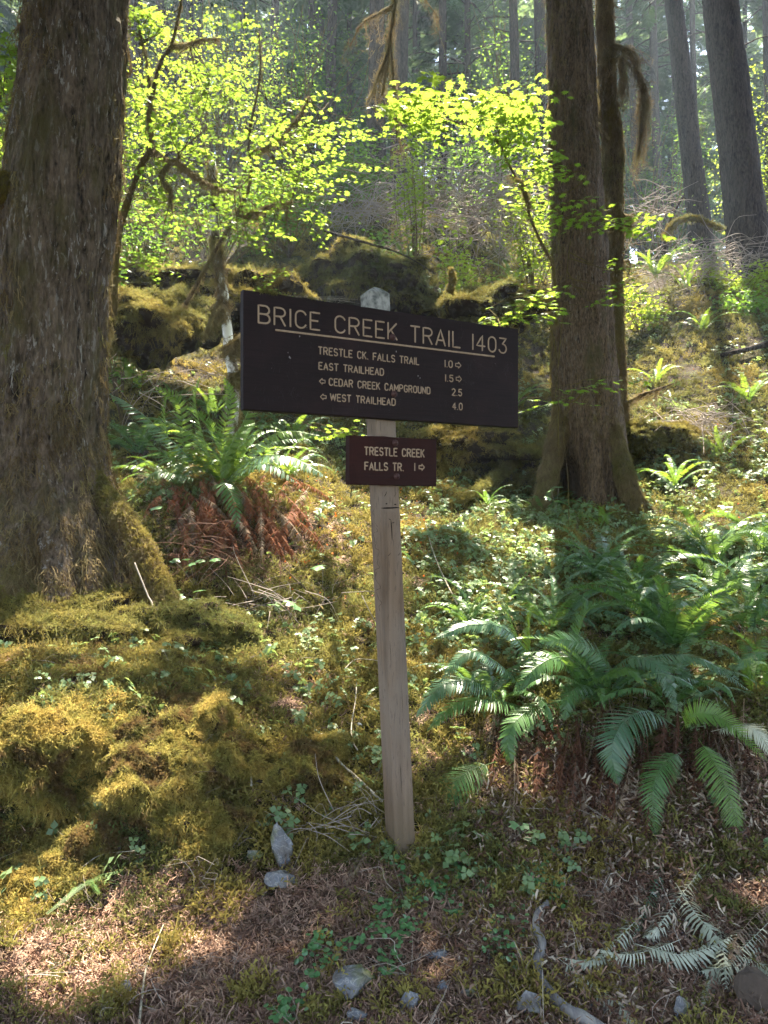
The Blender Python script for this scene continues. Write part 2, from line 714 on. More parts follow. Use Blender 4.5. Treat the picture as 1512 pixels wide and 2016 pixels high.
def lit(p):
    """0..1: how far the point's sun ray belongs to a lit patch"""
    q = ab(p)
    r = np.zeros(len(q))
    w = 0.25 * fbm(xyz(q[:, 0] * 2.2, q[:, 1] * 2.2), 3, 77)
    for a_, b_, ra, rb in LIT_A:
        d = np.sqrt(((q[:, 0] - a_) / ra) ** 2 + ((q[:, 1] - b_) / rb) ** 2) + w
        r = np.maximum(r, np.clip((1.15 - d) / .3, 0, 1))
    return r


# ------------------------------------------------------------------ haze: one closed box of air
hm = MT('air')
pv = hm.n('VolumePrincipled')
pv.inputs['Color'].default_value = (.68, .84, 1.0, 1)
pv.inputs['Density'].default_value = 0.0015
pv.inputs['Anisotropy'].default_value = 0.4
hm.L.new(pv.outputs[0], hm.out.inputs['Volume'])
hv, hf = box((0, 74, 22), (420, 206, 50))
g = Geo().add(hv, hf)
hz = link('haze', g.mesh('haze', hm.m, False), kind='stuff', label='pale blue morning haze hanging between the trees')

# ------------------------------------------------------------------ sign
TH = math.radians(28)
BR, BN = np.array([math.cos(TH), math.sin(TH), 0]), np.array([math.sin(TH), -math.cos(TH), 0])
BO = (P(479, 690, 2.58) + P(1020, 740, 3.15)) / 2          # centre of the front face
BO[2] = 2.171
UP = np.array([0, 0, 1.0])


def on_face(u, v, off=0.0):
    """ray through the pixel, cut with the boards' front plane -> (s along, z)"""
    d = P(u, v, 1.0) - np.array([0, 0, CAMZ])
    o = np.array([0, 0, CAMZ])
    t = ((BO + BN * off - o) @ BN) / (d @ BN)
    p = o + d * t
    return (p - BO) @ BR, p[2]


def arc(cx, cy, rx, ry, a0, a1, n=9):
    t = np.radians(np.linspace(a0, a1, n))
    return [(cx + rx * math.cos(q), cy + ry * math.sin(q)) for q in t]


W_ = .58
GL = {
    'B': (W_, [[(0, 0), (0, 1), (.34, 1)] + arc(.34, .76, .21, .24, 90, -90, 7) + [(0, .52)], [(.34, .52)] + arc(.34, .26, .24, .26, 90, -90, 7) + [(0, 0)]]),
    'R': (W_, [[(0, 0), (0, 1), (.32, 1)] + arc(.32, .75, .24, .25, 90, -90, 7) + [(0, .5)], [(.3, .5), (.56, 0)]]),
    'I': (.04, [[(0.02, 0), (0.02, 1)]]),
    '1': (.04, [[(0.02, 0), (0.02, 1)]]),
    'C': (W_, [arc(.3, .7, .28, .3, 20, 180, 9) + arc(.3, .3, .28, .3, 180, 340, 9)]),
    'G': (W_, [arc(.3, .7, .28, .3, 20, 180, 9) + arc(.3, .3, .28, .3, 180, 360, 9) + [(.58, .45), (.34, .45)]]),
    'E': (.5, [[(.5, 1), (0, 1), (0, 0), (.5, 0)], [(0, .52), (.4, .52)]]),
    'F': (.48, [[(.48, 1), (0, 1), (0, 0)], [(0, .52), (.4, .52)]]),
    'K': (.54, [[(0, 0), (0, 1)], [(.5, 1), (0, .38)], [(.17, .58), (.54, 0)]]),
    'T': (.56, [[(0, 1), (.56, 1)], [(.28, 1), (.28, 0)]]),
    'A': (.6, [[(0, 0), (.3, 1), (.6, 0)], [(.1, .33), (.5, .33)]]),
    'L': (.48, [[(0, 1), (0, 0), (.48, 0)]]),
    'S': (.54, [arc(.27, .74, .25, .26, 25, 270, 10) + arc(.27, .25, .26, .25, 90, -155, 10)]),
    'H': (.54, [[(0, 0), (0, 1)], [(.54, 0), (.54, 1)], [(0, .52), (.54, .52)]]),
    'D': (.56, [[(0, 0), (0, 1), (.28, 1)] + arc(.28, .72, .28, .28, 90, 0, 5) + arc(.28, .28, .28, .28, 0, -90, 5) + [(0, 0)]]),
    'M': (.66, [[(0, 0), (0, 1), (.33, .25), (.66, 1), (.66, 0)]]),
    'N': (.56, [[(0, 0), (0, 1), (.56, 0), (.56, 1)]]),
    'P': (.55, [[(0, 0), (0, 1), (.3, 1)] + arc(.3, .73, .25, .27, 90, -90, 7) + [(0, .46)]]),
    'O': (.58, [arc(.29, .7, .28, .3, 0, 180, 9) + arc(.29, .3, .28, .3, 180, 360, 9) + [(.57, .7)]]),
    '0': (.54, [arc(.27, .68, .26, .32, 0, 180, 9) + arc(.27, .32, .26, .32, 180, 360, 9) + [(.53, .68)]]),
    'U': (.56, [[(0, 1), (0, .3)] + arc(.28, .28, .28, .28, 180, 360, 9) + [(.56, 1)]]),
    'W': (.86, [[(0, 1), (.2, 0), (.43, .95), (.66, 0), (.86, 1)]]),
    '2': (.52, [arc(.26, .72, .25, .28, 165, -30, 9) + [(0, 0), (.52, 0)]]),
    '3': (.52, [[(.02, 1), (.5, 1), (.22, .6)] + arc(.24, .31, .27, .31, 80, -160, 10)]),
    '4': (.58, [[(.4, 0), (.4, 1), (0, .3), (.58, .3)]]),
    '5': (.52, [[(.48, 1), (.06, 1), (.03, .55)] + arc(.25, .32, .26, .31, 120, -155, 10)]),
    '.': (.05, [[(.025, .0), (.025, .04)]]),
}
ARROW = [[(0, 0), (.42, .5), (.42, .24), (.85, .24), (.85, -.24), (.42, -.24), (.42, -.5), (0, 0)]]
mcream = MT('sign_paint_cream')
mcream.finish(mcream.mix(mcream.ramp(mcream.noise(60), [(.35, 0.0), (.75, .7)]), (.27, .19, .125), (.17, .12, .08)), .7, .3)


def stroke(g, pts, r, face_off):
    """one routed stroke on the front plane: pts in (s, z)"""
    C = np.array([BO + BR * s + BN * face_off + UP * (z - BO[2]) for s, z in pts])
    C2 = [C[0]]
    for q in C[1:]:
        if np.linalg.norm(q - C2[-1]) > 1e-5:
            C2.append(q)
    C = np.array(C2)
    d0, d1 = C[0] - C[1], C[-1] - C[-2]
    d0, d1 = d0 / np.linalg.norm(d0), d1 / np.linalg.norm(d1)
    Cx = np.vstack([C[0] + d0 * r * .55, C, C[-1] + d1 * r * .55])
    R = np.concatenate([[r * .55], np.full(len(C), r), [r * .55]])
    T, _, _ = frames(Cx)
    side = np.cross(T, BN)
    # mitred ribbon with a shallow domed section
    mit = 1.0
    prof = [(-1, -.25), (-.8, .1), (0, .16), (.8, .1), (1, -.25)]
    V = np.concatenate([Cx + side * R[:, None] * a_ * mit + BN * R[:, None] * b_ * 1.0 for a_, b_ in prof])
    k = len(Cx)
    f = []
    for q in range(len(prof) - 1):
        i_ = np.arange(k - 1) + q * k
        f.append(np.stack([i_, i_ + 1, i_ + k + 1, i_ + k], -1))
    f = np.vstack(f)
    g.add(V, f)


def dense(pts, n=4):
    out = []
    for p, q in zip(pts[:-1], pts[1:]):
        out += [(p[0] + (q[0] - p[0]) * t, p[1] + (q[1] - p[1]) * t) for t in np.linspace(0, 1, n, endpoint=False)]
    return out + [pts[-1]]


_k = [0]


def text_line(parent, txt, u0, vb, vt, u1, vb1, lw, off, gap=.26, space=.62, arrow=None):
    """lettering fitted between pixel columns u0 and u1; vb, vt baseline and cap line at the start"""
    s0, zb = on_face(u0, vb, off)
    _, zt = on_face(u0, vt, off)
    s1, zb1 = on_face(u1, vb1, off)
    h = zt - zb
    tot = sum((space if c == ' ' else GL[c][0] + gap) for c in txt) - gap
    sx = (s1 - s0) / (tot * h)
    x = 0
    zz = (zb + zb1) / 2
    for c in txt:
        g = Geo()
        if c == ' ':
            x += space
            continue
        w, sts = GL[c]
        for st in sts:
            _k[0] += 1
            pts = dense([(s0 + (x + a_) * h * sx, zz + b_ * h) for a_, b_ in st], 3)
            stroke(g, pts, lw, off + .0003 + .0002 * (_k[0] % 3))
        x += w + gap
        part('letter', g, mcream.m, parent)


def arrow(parent, u0, u1, vc, off, right, lw):
    s0, zc = on_face(u0, vc, off)
    s1, _ = on_face(u1, vc, off)
    w = s1 - s0
    lw *= 1.15
    g = Geo()
    for st in ARROW:
        pts = [((s1 - a_ / .85 * w) if right else (s0 + a_ / .85 * w), zc + b_ * w * 1.0) for a_, b_ in st]
        stroke(g, dense(pts, 3), lw, off + .0006)
    part('arrow', g, mcream.m, parent)


def board_mat(name, c0, c1):
    m = MT(name)
    grain = m.noise(3.0, m.pos((3, 3, 60)), 6, .65, .4)
    c = m.mix(m.ramp(grain, [(.3, 0.0), (.7, 1.0)]), c0, c1)
    blot = m.ramp(m.noise(6, detail=5), [(.5, 0.0), (.75, .5)])
    c = m.mix(blot, c, tuple(x * 1.7 for x in c1))
    sc = m.ramp(m.noise(9, m.pos((14, 14, 1.2)), 3, .5, 3.0), [(.695, 0.0), (.71, .4)])
    c = m.mix(sc, c, (.045, .04, .04))
    return m.finish(c, .66, .15, m.bump(grain, .35, .002))


mb1 = board_mat('sign_paint_dark_brown', (.0055, .0024, .0026), (.0135, .0062, .0066))
mb2 = board_mat('sign_paint_red_brown', (.0105, .0014, .0007), (.021, .0034, .0018))
m = MT('weathered_post_wood')
gr = m.noise(26, m.pos((1, 1, .045)), 7, .65, .5)
sp = m.ramp(m.noise(170, m.pos((1, 1, .12)), 2), [(.60, 0.0), (.68, .55)])
c = m.ramp(gr, [(.25, (.070, .045, .029)), (.5, (.135, .090, .059)), (.75, (.20, .14, .095))])
c = m.mix(m.ramp(m.noise(3, m.pos((1, 1, .5)), 3), [(.4, 0.0), (.65, .5)]), c, (.22, .19, .165))
c = m.mix(sp, c, (.07, .05, .04))
# greyed, lichen-pale top
sx = m.n('SeparateXYZ')
m.L.new(m.n('NewGeometry').outputs['Position'], sx.inputs[0])
mr = m.n('MapRange')
m.L.new(sx.outputs[2], mr.inputs[0])
mr.inputs[1].default_value, mr.inputs[2].default_value = 2.30, 2.40
c = m.mix(mr.outputs[0], c, m.ramp(m.noise(45, detail=5), [(.35, (.08, .085, .08)), (.6, (.28, .28, .265))]))
mr2 = m.n('MapRange')
m.L.new(sx.outputs[2], mr2.inputs[0])
mr2.inputs[1].default_value, mr2.inputs[2].default_value = .55, .20
c = m.mix(mr2.outputs[0], c, (.085, .065, .04))
mpost = m.finish(c, .85, .2, m.bump(gr, .6, .004))
m = MT('rusty_bolt')
mbolt = m.finish(m.mix(m.noise(120), (.03, .012, .012), (.075, .03, .025)), .6, .5)
m.m.node_tree.nodes['Principled BSDF'].inputs['Metallic'].default_value = .4

sign = thing('trail_sign', 'brown wooden trail sign with two boards bolted to one square post', 'sign', G(793, 2.93))
PW = .089
pc_top = BO - BN * (.035 + PW / 2 + .001) + BR * ((on_face(757, 690)[0]))
pc_top[2] = 2.455
pc_bot = P(793, 1690, 2.93)
pc_bot[2] = .10
# slightly irregular post with a bevelled, low pyramid top
levels = np.concatenate([np.linspace(0, 1, 44)])
ring = []
bv = .006
q = PW / 2
prof = [(-q + bv, -q), (0, -q), (q - bv, -q), (q, -q + bv), (q, 0), (q, q - bv), (q - bv, q), (0, q), (-q + bv, q), (-q, q - bv), (-q, 0), (-q, -q + bv)]
Vp, Fp = [], []
zs = []
for li, t in enumerate(levels):
    c0 = pc_bot * (1 - t) + pc_top * t
    if li == len(levels) - 1:
        pass
    for kx_, ky_ in prof:
        s_ = .0012 * float(fbm(np.array([kx_ * 40, ky_ * 40, t * 30]), 2, 5))
        Vp.append(c0 + BR * (kx_ + s_) - BN * (ky_ + s_))
npf = len(prof)
for k_, (sc_, dz) in enumerate([(.93, .004), (.55, .019), (.12, .03)]):
    for kx_, ky_ in prof:
        Vp.append(pc_top + (BR * kx_ - BN * ky_) * sc_ + UP * dz)
nl = len(levels) + 3
for li in range(nl - 1):
    for j_ in range(npf):
        a_ = li * npf + j_
        b_ = li * npf + (j_ + 1) % npf
        Fp.append((a_, b_, b_ + npf, a_ + npf))
g = Geo()
g.add(np.array(Vp), [np.array(Fp), np.array([[(nl - 1) * npf + j_ for j_ in range(npf)]])])
post = part('post', g, mpost, sign, smooth=False)
# checks, nail scars and pencil-like scratches on the post
mdark = MT('dark_crack')
mdark.finish((.012, .009, .007), .9, .1)
g = Geo()
PF = PW / 2 + .0004


def post_pt(sx_, z):
    t = (z - pc_bot[2]) / (pc_top[2] - pc_bot[2])
    return pc_bot * (1 - t) + pc_top * t + BR * sx_ + BN * PF


for s0, z0, s1, z1, r in [(-.040, 1.615, .040, 1.618, .0028), (-.02, 1.632, -.012, 1.634, .002), (.018, 1.630, .028, 1.630, .002),
                          (0.0, 1.57, .002, 1.49, .0016), (-.01, 1.573, .0, 1.571, .001), (.015, 1.56, .003, 1.557, .0013),
                          (-.024, 1.66, -.012, 1.68, .0012), (.02, 1.66, .03, 1.68, .0008), (-.02, 1.43, -.008, 1.44, .001),
                          (.024, 1.43, .034, 1.44, .001), (-.03, 1.1, -.029, 1.0, .0006), (.012, .95, .013, .8, .0006), (-.01, .62, -.009, .5, .0007)]:
    C = spline([post_pt(s0, z0), post_pt((s0 + s1) / 2 + .001, (z0 + z1) / 2 - .0006), post_pt(s1, z1)], 7)
    g.add(*tube(C, [r * .3, r, r * 1.2, r, r, r * .8, r * .3], 5, flat=.5, up=BN))
part('crack', g, mdark.m, post, kind='stuff')
g = Geo()
LS = -BR * (PW / 2 + .0003)
for z0, seed in [(1.62, 1), (1.55, 2), (1.50, 3), (1.42, 4), (1.36, 5), (1.28, 6)]:
    rr = random.Random(seed)
    pts = []
    for k_ in range(5):
        t = (z0 - k_ * .018 - pc_bot[2]) / (pc_top[2] - pc_bot[2])
        pts.append(pc_bot * (1 - t) + pc_top * t + LS - BN * rr.uniform(-.02, .03) + UP * rr.uniform(-.006, .006))
    g.add(*tube(spline(pts, 22), .0006, 4, up=BR))
part('scratch', g, mdark.m, post, kind='stuff')


def board(s0, s1, z0, z1, th, mat, seed, off=0.0):
    """board with worn, slightly rounded edges; front face on the sign plane"""
    g = Geo()
    n = 90
    ss = np.linspace(s0, s1, n)
    rnd = .0022
    top = z1 + .0012 * fbm(xyz(ss * 22, 0 * ss + seed), 3, seed)
    bot = z0 + .0010 * fbm(xyz(ss * 22, 0 * ss + seed + 9), 3, seed + 1)
    prof = [(0, 'b', rnd), (0, 't', -rnd), (-rnd, 't', 0), (-th + rnd, 't', 0), (-th, 't', -rnd), (-th, 'b', rnd), (-th + rnd, 'b', 0), (-rnd, 'b', 0)]
    rows = []
    for d, w, dz in prof:
        z = (top if w == 't' else bot) + dz
        rows.append(BO[None] + BR[None] * ss[:, None] + BN[None] * (off + d) + UP[None] * (z - BO[2])[:, None])
    V = np.concatenate(rows)
    k = len(prof)
    f = []
    for q_ in range(k):
        i_ = np.arange(n - 1) + q_ * n
        j_ = np.arange(n - 1) + ((q_ + 1) % k) * n
        f.append(np.stack([i_, i_ + 1, j_ + 1, j_], -1))
    e0 = np.array([[q_ * n for q_ in range(k)]])
    e1 = np.array([[q_ * n + n - 1 for q_ in range(k)][::-1]])
    g.add(V, [np.vstack(f), e0, e1])
    return g


sA, _ = on_face(479, 690)
sB, _ = on_face(1020, 740)
b1 = part('sign_board', board(sA, sB, 1.958, 2.378, .034, mb1, 3), mb1, sign, label='wide dark brown board headed BRICE CREEK TRAIL 1403', smooth=False)
s2a, z2t = on_face(688, 856)
s2b, _ = on_face(859, 858)
_, z2b = on_face(690, 954)
b2 = part('sign_board', board(s2a, s2b, z2b, z2t, .034, mb2, 8), mb2, sign, label='small red brown board reading TRESTLE CREEK FALLS TR. 1', smooth=False)
text_line(b1, 'BRICE CREEK TRAIL 1403', 509, 640, 605.5, 997, 692, .0037, 0, gap=.24, space=.62)
s0, z0 = on_face(543, 653)
s1, z1 = on_face(973, 699)
g = Geo()
zz = (z0 + z1) / 2
stroke(g, dense([(s0, zz), (s1, zz)], 20), .0040, .0004)
part('underline', g, mcream.m, b1)
TX = .0025
text_line(b1, 'TRESTLE CK. FALLS TRAIL', 627, 697.5, 683.5, 824.5, 717.5, TX, 0)
text_line(b1, '1.0', 876, 722.5, 709.5, 890.5, 723.5, TX, 0)
arrow(b1, 897, 907.5, 718.3, 0, True, .0016)
text_line(b1, 'EAST TRAILHEAD', 628, 726.5, 713, 755, 739.5, TX, 0)
text_line(b1, '1.5', 877, 750.7, 738, 892, 751.5, TX, 0)
arrow(b1, 898, 908.5, 745.5, 0, True, .0016)
arrow(b1, 629, 640, 750.5, 0, False, .0016)
text_line(b1, 'CEDAR CREEK CAMPGROUND', 648, 759.2, 745.5, 846.5, 775, TX, 0)
text_line(b1, '2.5', 890, 778.5, 765.5, 909, 779.5, TX, 0)
arrow(b1, 631, 642, 781, 0, False, .0016)
text_line(b1, 'WEST TRAILHEAD', 650.5, 789, 775.5, 778, 798, TX, 0)
text_line(b1, '4.0', 891, 806, 793, 910, 806.8, TX, 0)
text_line(b2, 'TRESTLE CREEK', 718, 896.8, 881.7, 835, 898.6, .0030, 0)
text_line(b2, 'FALLS TR.', 718.5, 925.5, 910.7, 794, 926.2, .0030, 0)
text_line(b2, '1', 816, 926.3, 912.3, 817.2, 926.3, .0027, 0)
arrow(b2, 825, 835.5, 919.7, 0, True, .0024)
# faint hand-scratched marks, among them a name
mscr = MT('scratched_paint')
mscr.finish((.030, .026, .028), .8, .2)
mscr2 = MT('chipped_paint')
mscr2.finish((.22, .20, .20), .8, .2)
g = Geo()
rr = random.Random(4)


def scr(pts, r):
    q_ = [on_face(u, v) for u, v in pts]
    C = np.array([BO + BR * s + BN * .0003 + UP * (z - BO[2]) for s, z in spline(q_, 5 * len(q_))])
    g.add(*tube(C, r, 4, flat=.4, up=BN))


for u0, v0, du, dv, n in [(500, 770, 90, 24, 34), (530, 720, 60, 30, 10), (920, 720, 90, 30, 30), (860, 800, 130, 28, 22), (700, 790, 90, 25, 22), (760, 740, 90, 25, 12), (560, 640, 380, 40, 16)]:
    for _ in range(n):
        u, v = u0 + rr.uniform(0, du), v0 + rr.uniform(-.5, .5) * dv
        a_ = rr.uniform(-.6, .6)
        l_ = rr.uniform(5, 16)
        scr([(u, v), (u + l_ * math.sin(a_) * .5 + rr.uniform(-1, 1), v + l_ * .5), (u + l_ * math.sin(a_) + rr.uniform(-2, 2), v + l_)], rr.uniform(.00018, .0004))
X0, Y0 = 905, 754
for pl in [[(9, -4), (4, -6), (1, -1), (5, 3), (9, 1)], [(12, -6), (12, 3)], [(12, 0), (14, -2), (15, 3)], [(18, -6), (18, 3)], [(22, 0), (20, 2), (22, 3), (24, 1), (22, -1)], [(26, 1), (29, 0), (27, -2), (25, 1), (28, 3)]]:
    scr([(X0 + a_, Y0 + b_) for a_, b_ in pl], .0005)
part('scratch', g, mscr.m, b1, kind='stuff')
g = Geo()
for u, v, r in [(567, 694, .0022), (570, 703, .0042), (572, 705, .0026), (823, 740, .003), (827, 744, .0026), (590, 662, .003), (780, 692, .0035), (535, 725, .0012), (975, 716, .0012), (604, 645, .0014), (650, 652, .001)]:
    s_, z_ = on_face(u, v)
    c_ = BO + BR * s_ + BN * .0002 + UP * (z_ - BO[2])
    g.add(*tube(np.array([c_ - UP * r, c_, c_ + UP * r * .8]), [r * .4, r * .8, r * .3], 6, flat=.15, up=BN))
part('paint_chip', g, mscr2.m, b1, kind='stuff')
for bd, pts in ((b1, [(773, 664), (776, 776)]), (b2, [(778, 872), (781, 938)])):
    for u, v in pts:
        s_, z_ = on_face(u, v)
        c_ = BO + BR * s_ + UP * (z_ - BO[2])
        g = Geo()
        g.add(*tube(np.array([c_, c_ + BN * .002]), [.0135, .0130], 20, up=UP))
        g.add(*tube(np.array([c_ + BN * .002, c_ + BN * .0075, c_ + BN * .009]), [.0085, .0085, .0055], 10, up=UP))
        part('bolt', g, mbolt, bd, smooth=False)

# ------------------------------------------------------------------ trees
bark_left = bark_mat('bark_mossy_plates', (.007, .0052, .0045), (.155, .115, .084), (.10, .088, .035), .50, 17, 1.0, (.40, .37, .35))
bark_right = bark_mat('bark_fine_ridges', (.007, .005, .004), (.16, .11, .072), (.075, .070, .028), .56, 26, 1.0, (.22, .19, .16))
bark_far = bark_mat('bark_far_conifer', (.009, .007, .006), (.060, .046, .038), (.05, .05, .02), .62, 13, 1.0)
bark_twig = bark_mat('bark_mossy_branch', (.03, .022, .014), (.13, .095, .06), (.15, .12, .03), .42, 30, .8)
M_trunkmoss = moss_mat('hanging_bark_moss', [(.3, (.12, .085, .045)), (.5, (.21, .165, .085)), (.7, (.16, .155, .055))], .35, 1.8)
M_moss = moss_mat('forest_moss', [(.26, (.15, .10, .035)), (.40, (.26, .215, .058)), (.52, (.17, .172, .050)), (.68, (.08, .11, .036))], .45, .9)
M_gold = moss_mat('sunlit_gold_moss', [(.30, (.14, .085, .04)), (.42, (.40, .31, .085)), (.50, (.24, .225, .06)), (.57, (.13, .085, .038)), (.72, (.12, .145, .04))], .45, 3.6)  # bank moss gold, its own tone plus sunlight brightness put into the colour


def strand_geo(n, L, w, seed, spread=.35, seg=4, curl=.3):
    """a bundle of thin hanging moss strands, origin on the surface, z outward, hanging towards -x"""
    r = np.random.default_rng(seed)
    g = Geo()
    for k in range(n):
        a0 = r.uniform(-spread, spread)
        l = L * r.uniform(.4, 1.1)
        t = np.linspace(0, 1, seg + 1)
        out = w * 3 * r.uniform(.4, 2.2)
        x = -l * t + r.normal(0, .004, seg + 1)
        y = a0 * l * t + r.normal(0, L * .05 * (1 + curl), seg + 1) * t + r.uniform(-.25, .25) * L
        z = out * np.sin(t * 2.6) + .004 + r.normal(0, L * .02, seg + 1)
        ww = w * (1 - .6 * t) * r.uniform(.6, 1.4)
        c = xyz(x, y, z)
        s = xyz(0 * t, np.cos(k * 1.7) * ww, np.sin(k * 1.7) * ww)
        V = np.vstack([c - s, c + s])
        i = np.arange(seg)
        g.add(V, np.stack([i, i + 1, i + seg + 2, i + seg + 1], -1), r.uniform(0, .45))
        # little side hooks make it read as moss, not as hair
        for q in range(1, seg + 1):
            d = r.normal(0, 1, 3) * l * .10
            a = c[q]
            g.add(np.array([a, a + d, a + d * .5 + np.array([-w * 1.5, w, w])]), np.array([[0, 1, 2]]), r.uniform(0, .4))
    return g


def tuft_geo(n, L, w, seed, flatn=.5, side=4):
    """feathery moss tuft: curved shoots with side leaflets, growing along +z"""
    r = np.random.default_rng(seed)
    g = Geo()
    for k in range(n):
        az, tl = r.uniform(0, 2 * PI), r.uniform(.15, 1.35) * flatn * 2
        d = np.array([math.cos(az) * math.sin(tl), math.sin(az) * math.sin(tl), math.cos(tl)])
        b = np.array([math.cos(az), math.sin(az), -.9])
        l = L * r.uniform(.45, 1.15)
        t = np.linspace(0, 1, 4)[:, None]
        o = np.array([r.uniform(-.3, .3) * L, r.uniform(-.3, .3) * L, -.1 * L])
        c = o + d * l * t + b * l * .35 * t ** 2
        s = np.cross(d, r.normal(0, 1, 3))
        s = s / np.linalg.norm(s) * w
        V = np.vstack([c - s * (1 - .75 * t), c + s * (1 - .75 * t)])
        i = np.arange(3)
        ti = r.uniform(0, .35)
        g.add(V, np.stack([i, i + 1, i + 5, i + 4], -1), ti)
        for q in range(side):
            f = .25 + .7 * q / side
            a = o + d * l * f + b * l * .35 * f * f
            sg = 1 if q % 2 else -1
            e = (s / w * sg * .30 + d * .2 + r.normal(0, .08, 3)) * l * (1.1 - .6 * f)
            g.add(np.array([a, a + e, a + e * .55 + d * w * 3.2]), np.array([[0, 1, 2]]), ti)
    return g


S_strand = source_set('moss_strands', [strand_geo(5, .13, .0030, 50 + i, .55, 5) for i in range(6)], M_trunkmoss)
S_beard = source_set('beard_moss', [strand_geo(5, .34, .0022, 30 + i, .12, 8, .1) for i in range(5)], M_trunkmoss)
S_tuft = source_set('moss_tufts', [tuft_geo(12, .05, .0018, 70 + i) for i in range(7)], M_moss)
S_hang = source_set('moss_hangs', [strand_geo(9, .06, .0017, 90 + i, .7) for i in range(6)], M_moss)
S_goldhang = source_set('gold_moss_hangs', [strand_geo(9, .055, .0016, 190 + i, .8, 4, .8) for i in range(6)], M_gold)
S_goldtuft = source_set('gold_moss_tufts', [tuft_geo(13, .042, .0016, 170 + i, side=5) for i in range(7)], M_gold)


def moss_on(parent, V, Fs, n, srcs, nsrc, smin=.7, smax=1.3, keep=None, hang=True, name='moss'):
    p, nn = surf_samples(V, Fs, n)
    if keep is not None:
        k = keep(p, nn)
        p, nn = p[k], nn[k]
    if hang:      # x axis up, z outward
        up = np.broadcast_to(np.array([0, 0, 1.0]), nn.shape) + RNG.normal(0, .16, nn.shape)
        y = np.cross(nn, up)
        y /= np.linalg.norm(y, axis=1, keepdims=True) + 1e-9
        x = np.cross(y, nn)
        M = np.stack([x, y, nn], -1)
    else:
        d = nn + RNG.normal(0, .25, nn.shape)
        d /= np.linalg.norm(d, axis=1, keepdims=True)
        M = basis(rand_dirs(len(p)), d)
    return scatter(name, srcs, nsrc, p, M, RNG.uniform(smin, smax, len(p)), parent)


def trunk_geo(rows, Y, nth=120, nz=260, ridge=.012, fr=16, seed=0, lobes=(), z0=0, hgt=.5, yoff=None):
    """rows of (v, uleft, uright) in the photograph give centre line and girth of a standing trunk at depth Y"""
    rows = np.array(rows, float)
    z = CAMZ - (rows[:, 0] - CY) / F * Y
    o = np.argsort(z)
    z, uL, uR = z[o], rows[o, 1], rows[o, 2]
    zz = np.linspace(z[0], z[-1], nz)
    xl = (np.interp(zz, z, uL) - CX) / F * Y
    xr = (np.interp(zz, z, uR) - CX) / F * Y
    k = 9
    for a in (xl, xr):
        pad = np.pad(a, k, mode='edge')
        a[:] = np.convolve(pad, np.ones(2 * k + 1) / (2 * k + 1), 'valid')
    R, cx = (xr - xl) / 2 * .985, (xr + xl) / 2
    th = np.arange(nth) * 2 * PI / nth
    TH_, ZZ = np.meshgrid(th, zz)
    R2 = R[:, None] * np.ones_like(TH_)
    for ang, amp, pw in lobes:
        R2 = R2 * (1 + amp * np.exp(-np.maximum(ZZ - z0, 0) / hgt) * np.maximum(0, np.cos(TH_ - ang)) ** pw)
    arcx, arcy = np.cos(TH_) * R.mean(), np.sin(TH_) * R.mean()
    q = xyz(arcx, arcy, ZZ * .17)
    d = ridge * (1 - 2.2 * np.abs(vnoise(q * fr, seed)) + .5 * vnoise(q * fr * 2.3 + 5, seed + 1) + .25 * vnoise(xyz(arcx, arcy, ZZ * .6) * fr * 4, seed + 2))
    d = d + R2 * .035 * fbm(xyz(arcx, arcy, ZZ * .5) * 2.2, 3, seed + 5)
    RR = R2 + d
    yo = 0 if yoff is None else np.interp(zz, z, yoff[o])[:, None]
    Vt = xyz(cx[:, None] + np.cos(TH_) * RR, Y + yo + np.sin(TH_) * RR, ZZ)
    i, j = np.meshgrid(np.arange(nz - 1), np.arange(nth), indexing='ij')
    a, b = i * nth + j, i * nth + (j + 1) % nth
    return Vt.reshape(-1, 3), [np.stack([a, b, b + nth, a + nth], -1).reshape(-1, 4)]


def rock_geo(rad, seed, n=26, cuts=9, rough=.05):
    r = np.random.default_rng(seed)
    th = np.linspace(0, 2 * PI, n, endpoint=False)
    ph = np.linspace(0, PI, n // 2 + 2)[1:-1]
    T_, P_ = np.meshgrid(th, ph)
    V = xyz(np.cos(T_) * np.sin(P_), np.sin(T_) * np.sin(P_), np.cos(P_)).reshape(-1, 3)
    V = np.vstack([V, [[0, 0, 1], [0, 0, -1]]])
    for _ in range(cuts):
        d = r.normal(0, 1, 3)
        d /= np.linalg.norm(d)
        h = r.uniform(.45, .8)
        e = V @ d - h
        V = V - np.maximum(e, 0)[:, None] * d
    V = V * (1 + rough * fbm(V * 2.5, 4, seed)[:, None]) * np.asarray(rad)
    m_ = len(ph)
    i, j = np.meshgrid(np.arange(m_ - 1), np.arange(n), indexing='ij')
    a, b = i * n + j, i * n + (j + 1) % n
    q = np.stack([a, a + n, b + n, b], -1).reshape(-1, 4)
    j = np.arange(n)
    top = np.stack([np.full(n, m_ * n), j, (j + 1) % n], -1)
    bo = (m_ - 1) * n
    bot = np.stack([np.full(n, m_ * n + 1), bo + (j + 1) % n, bo + j], -1)
    return V, [q, np.vstack([top, bot])]


def rock_fwd(rad, seed):
    V, fs = rock_geo((1, 1, 1), seed, 44, 3, .22)
    V = (V + .08 * fbm(V * 4, 3, seed)[:, None]) * np.asarray(rad)
    return V, fs


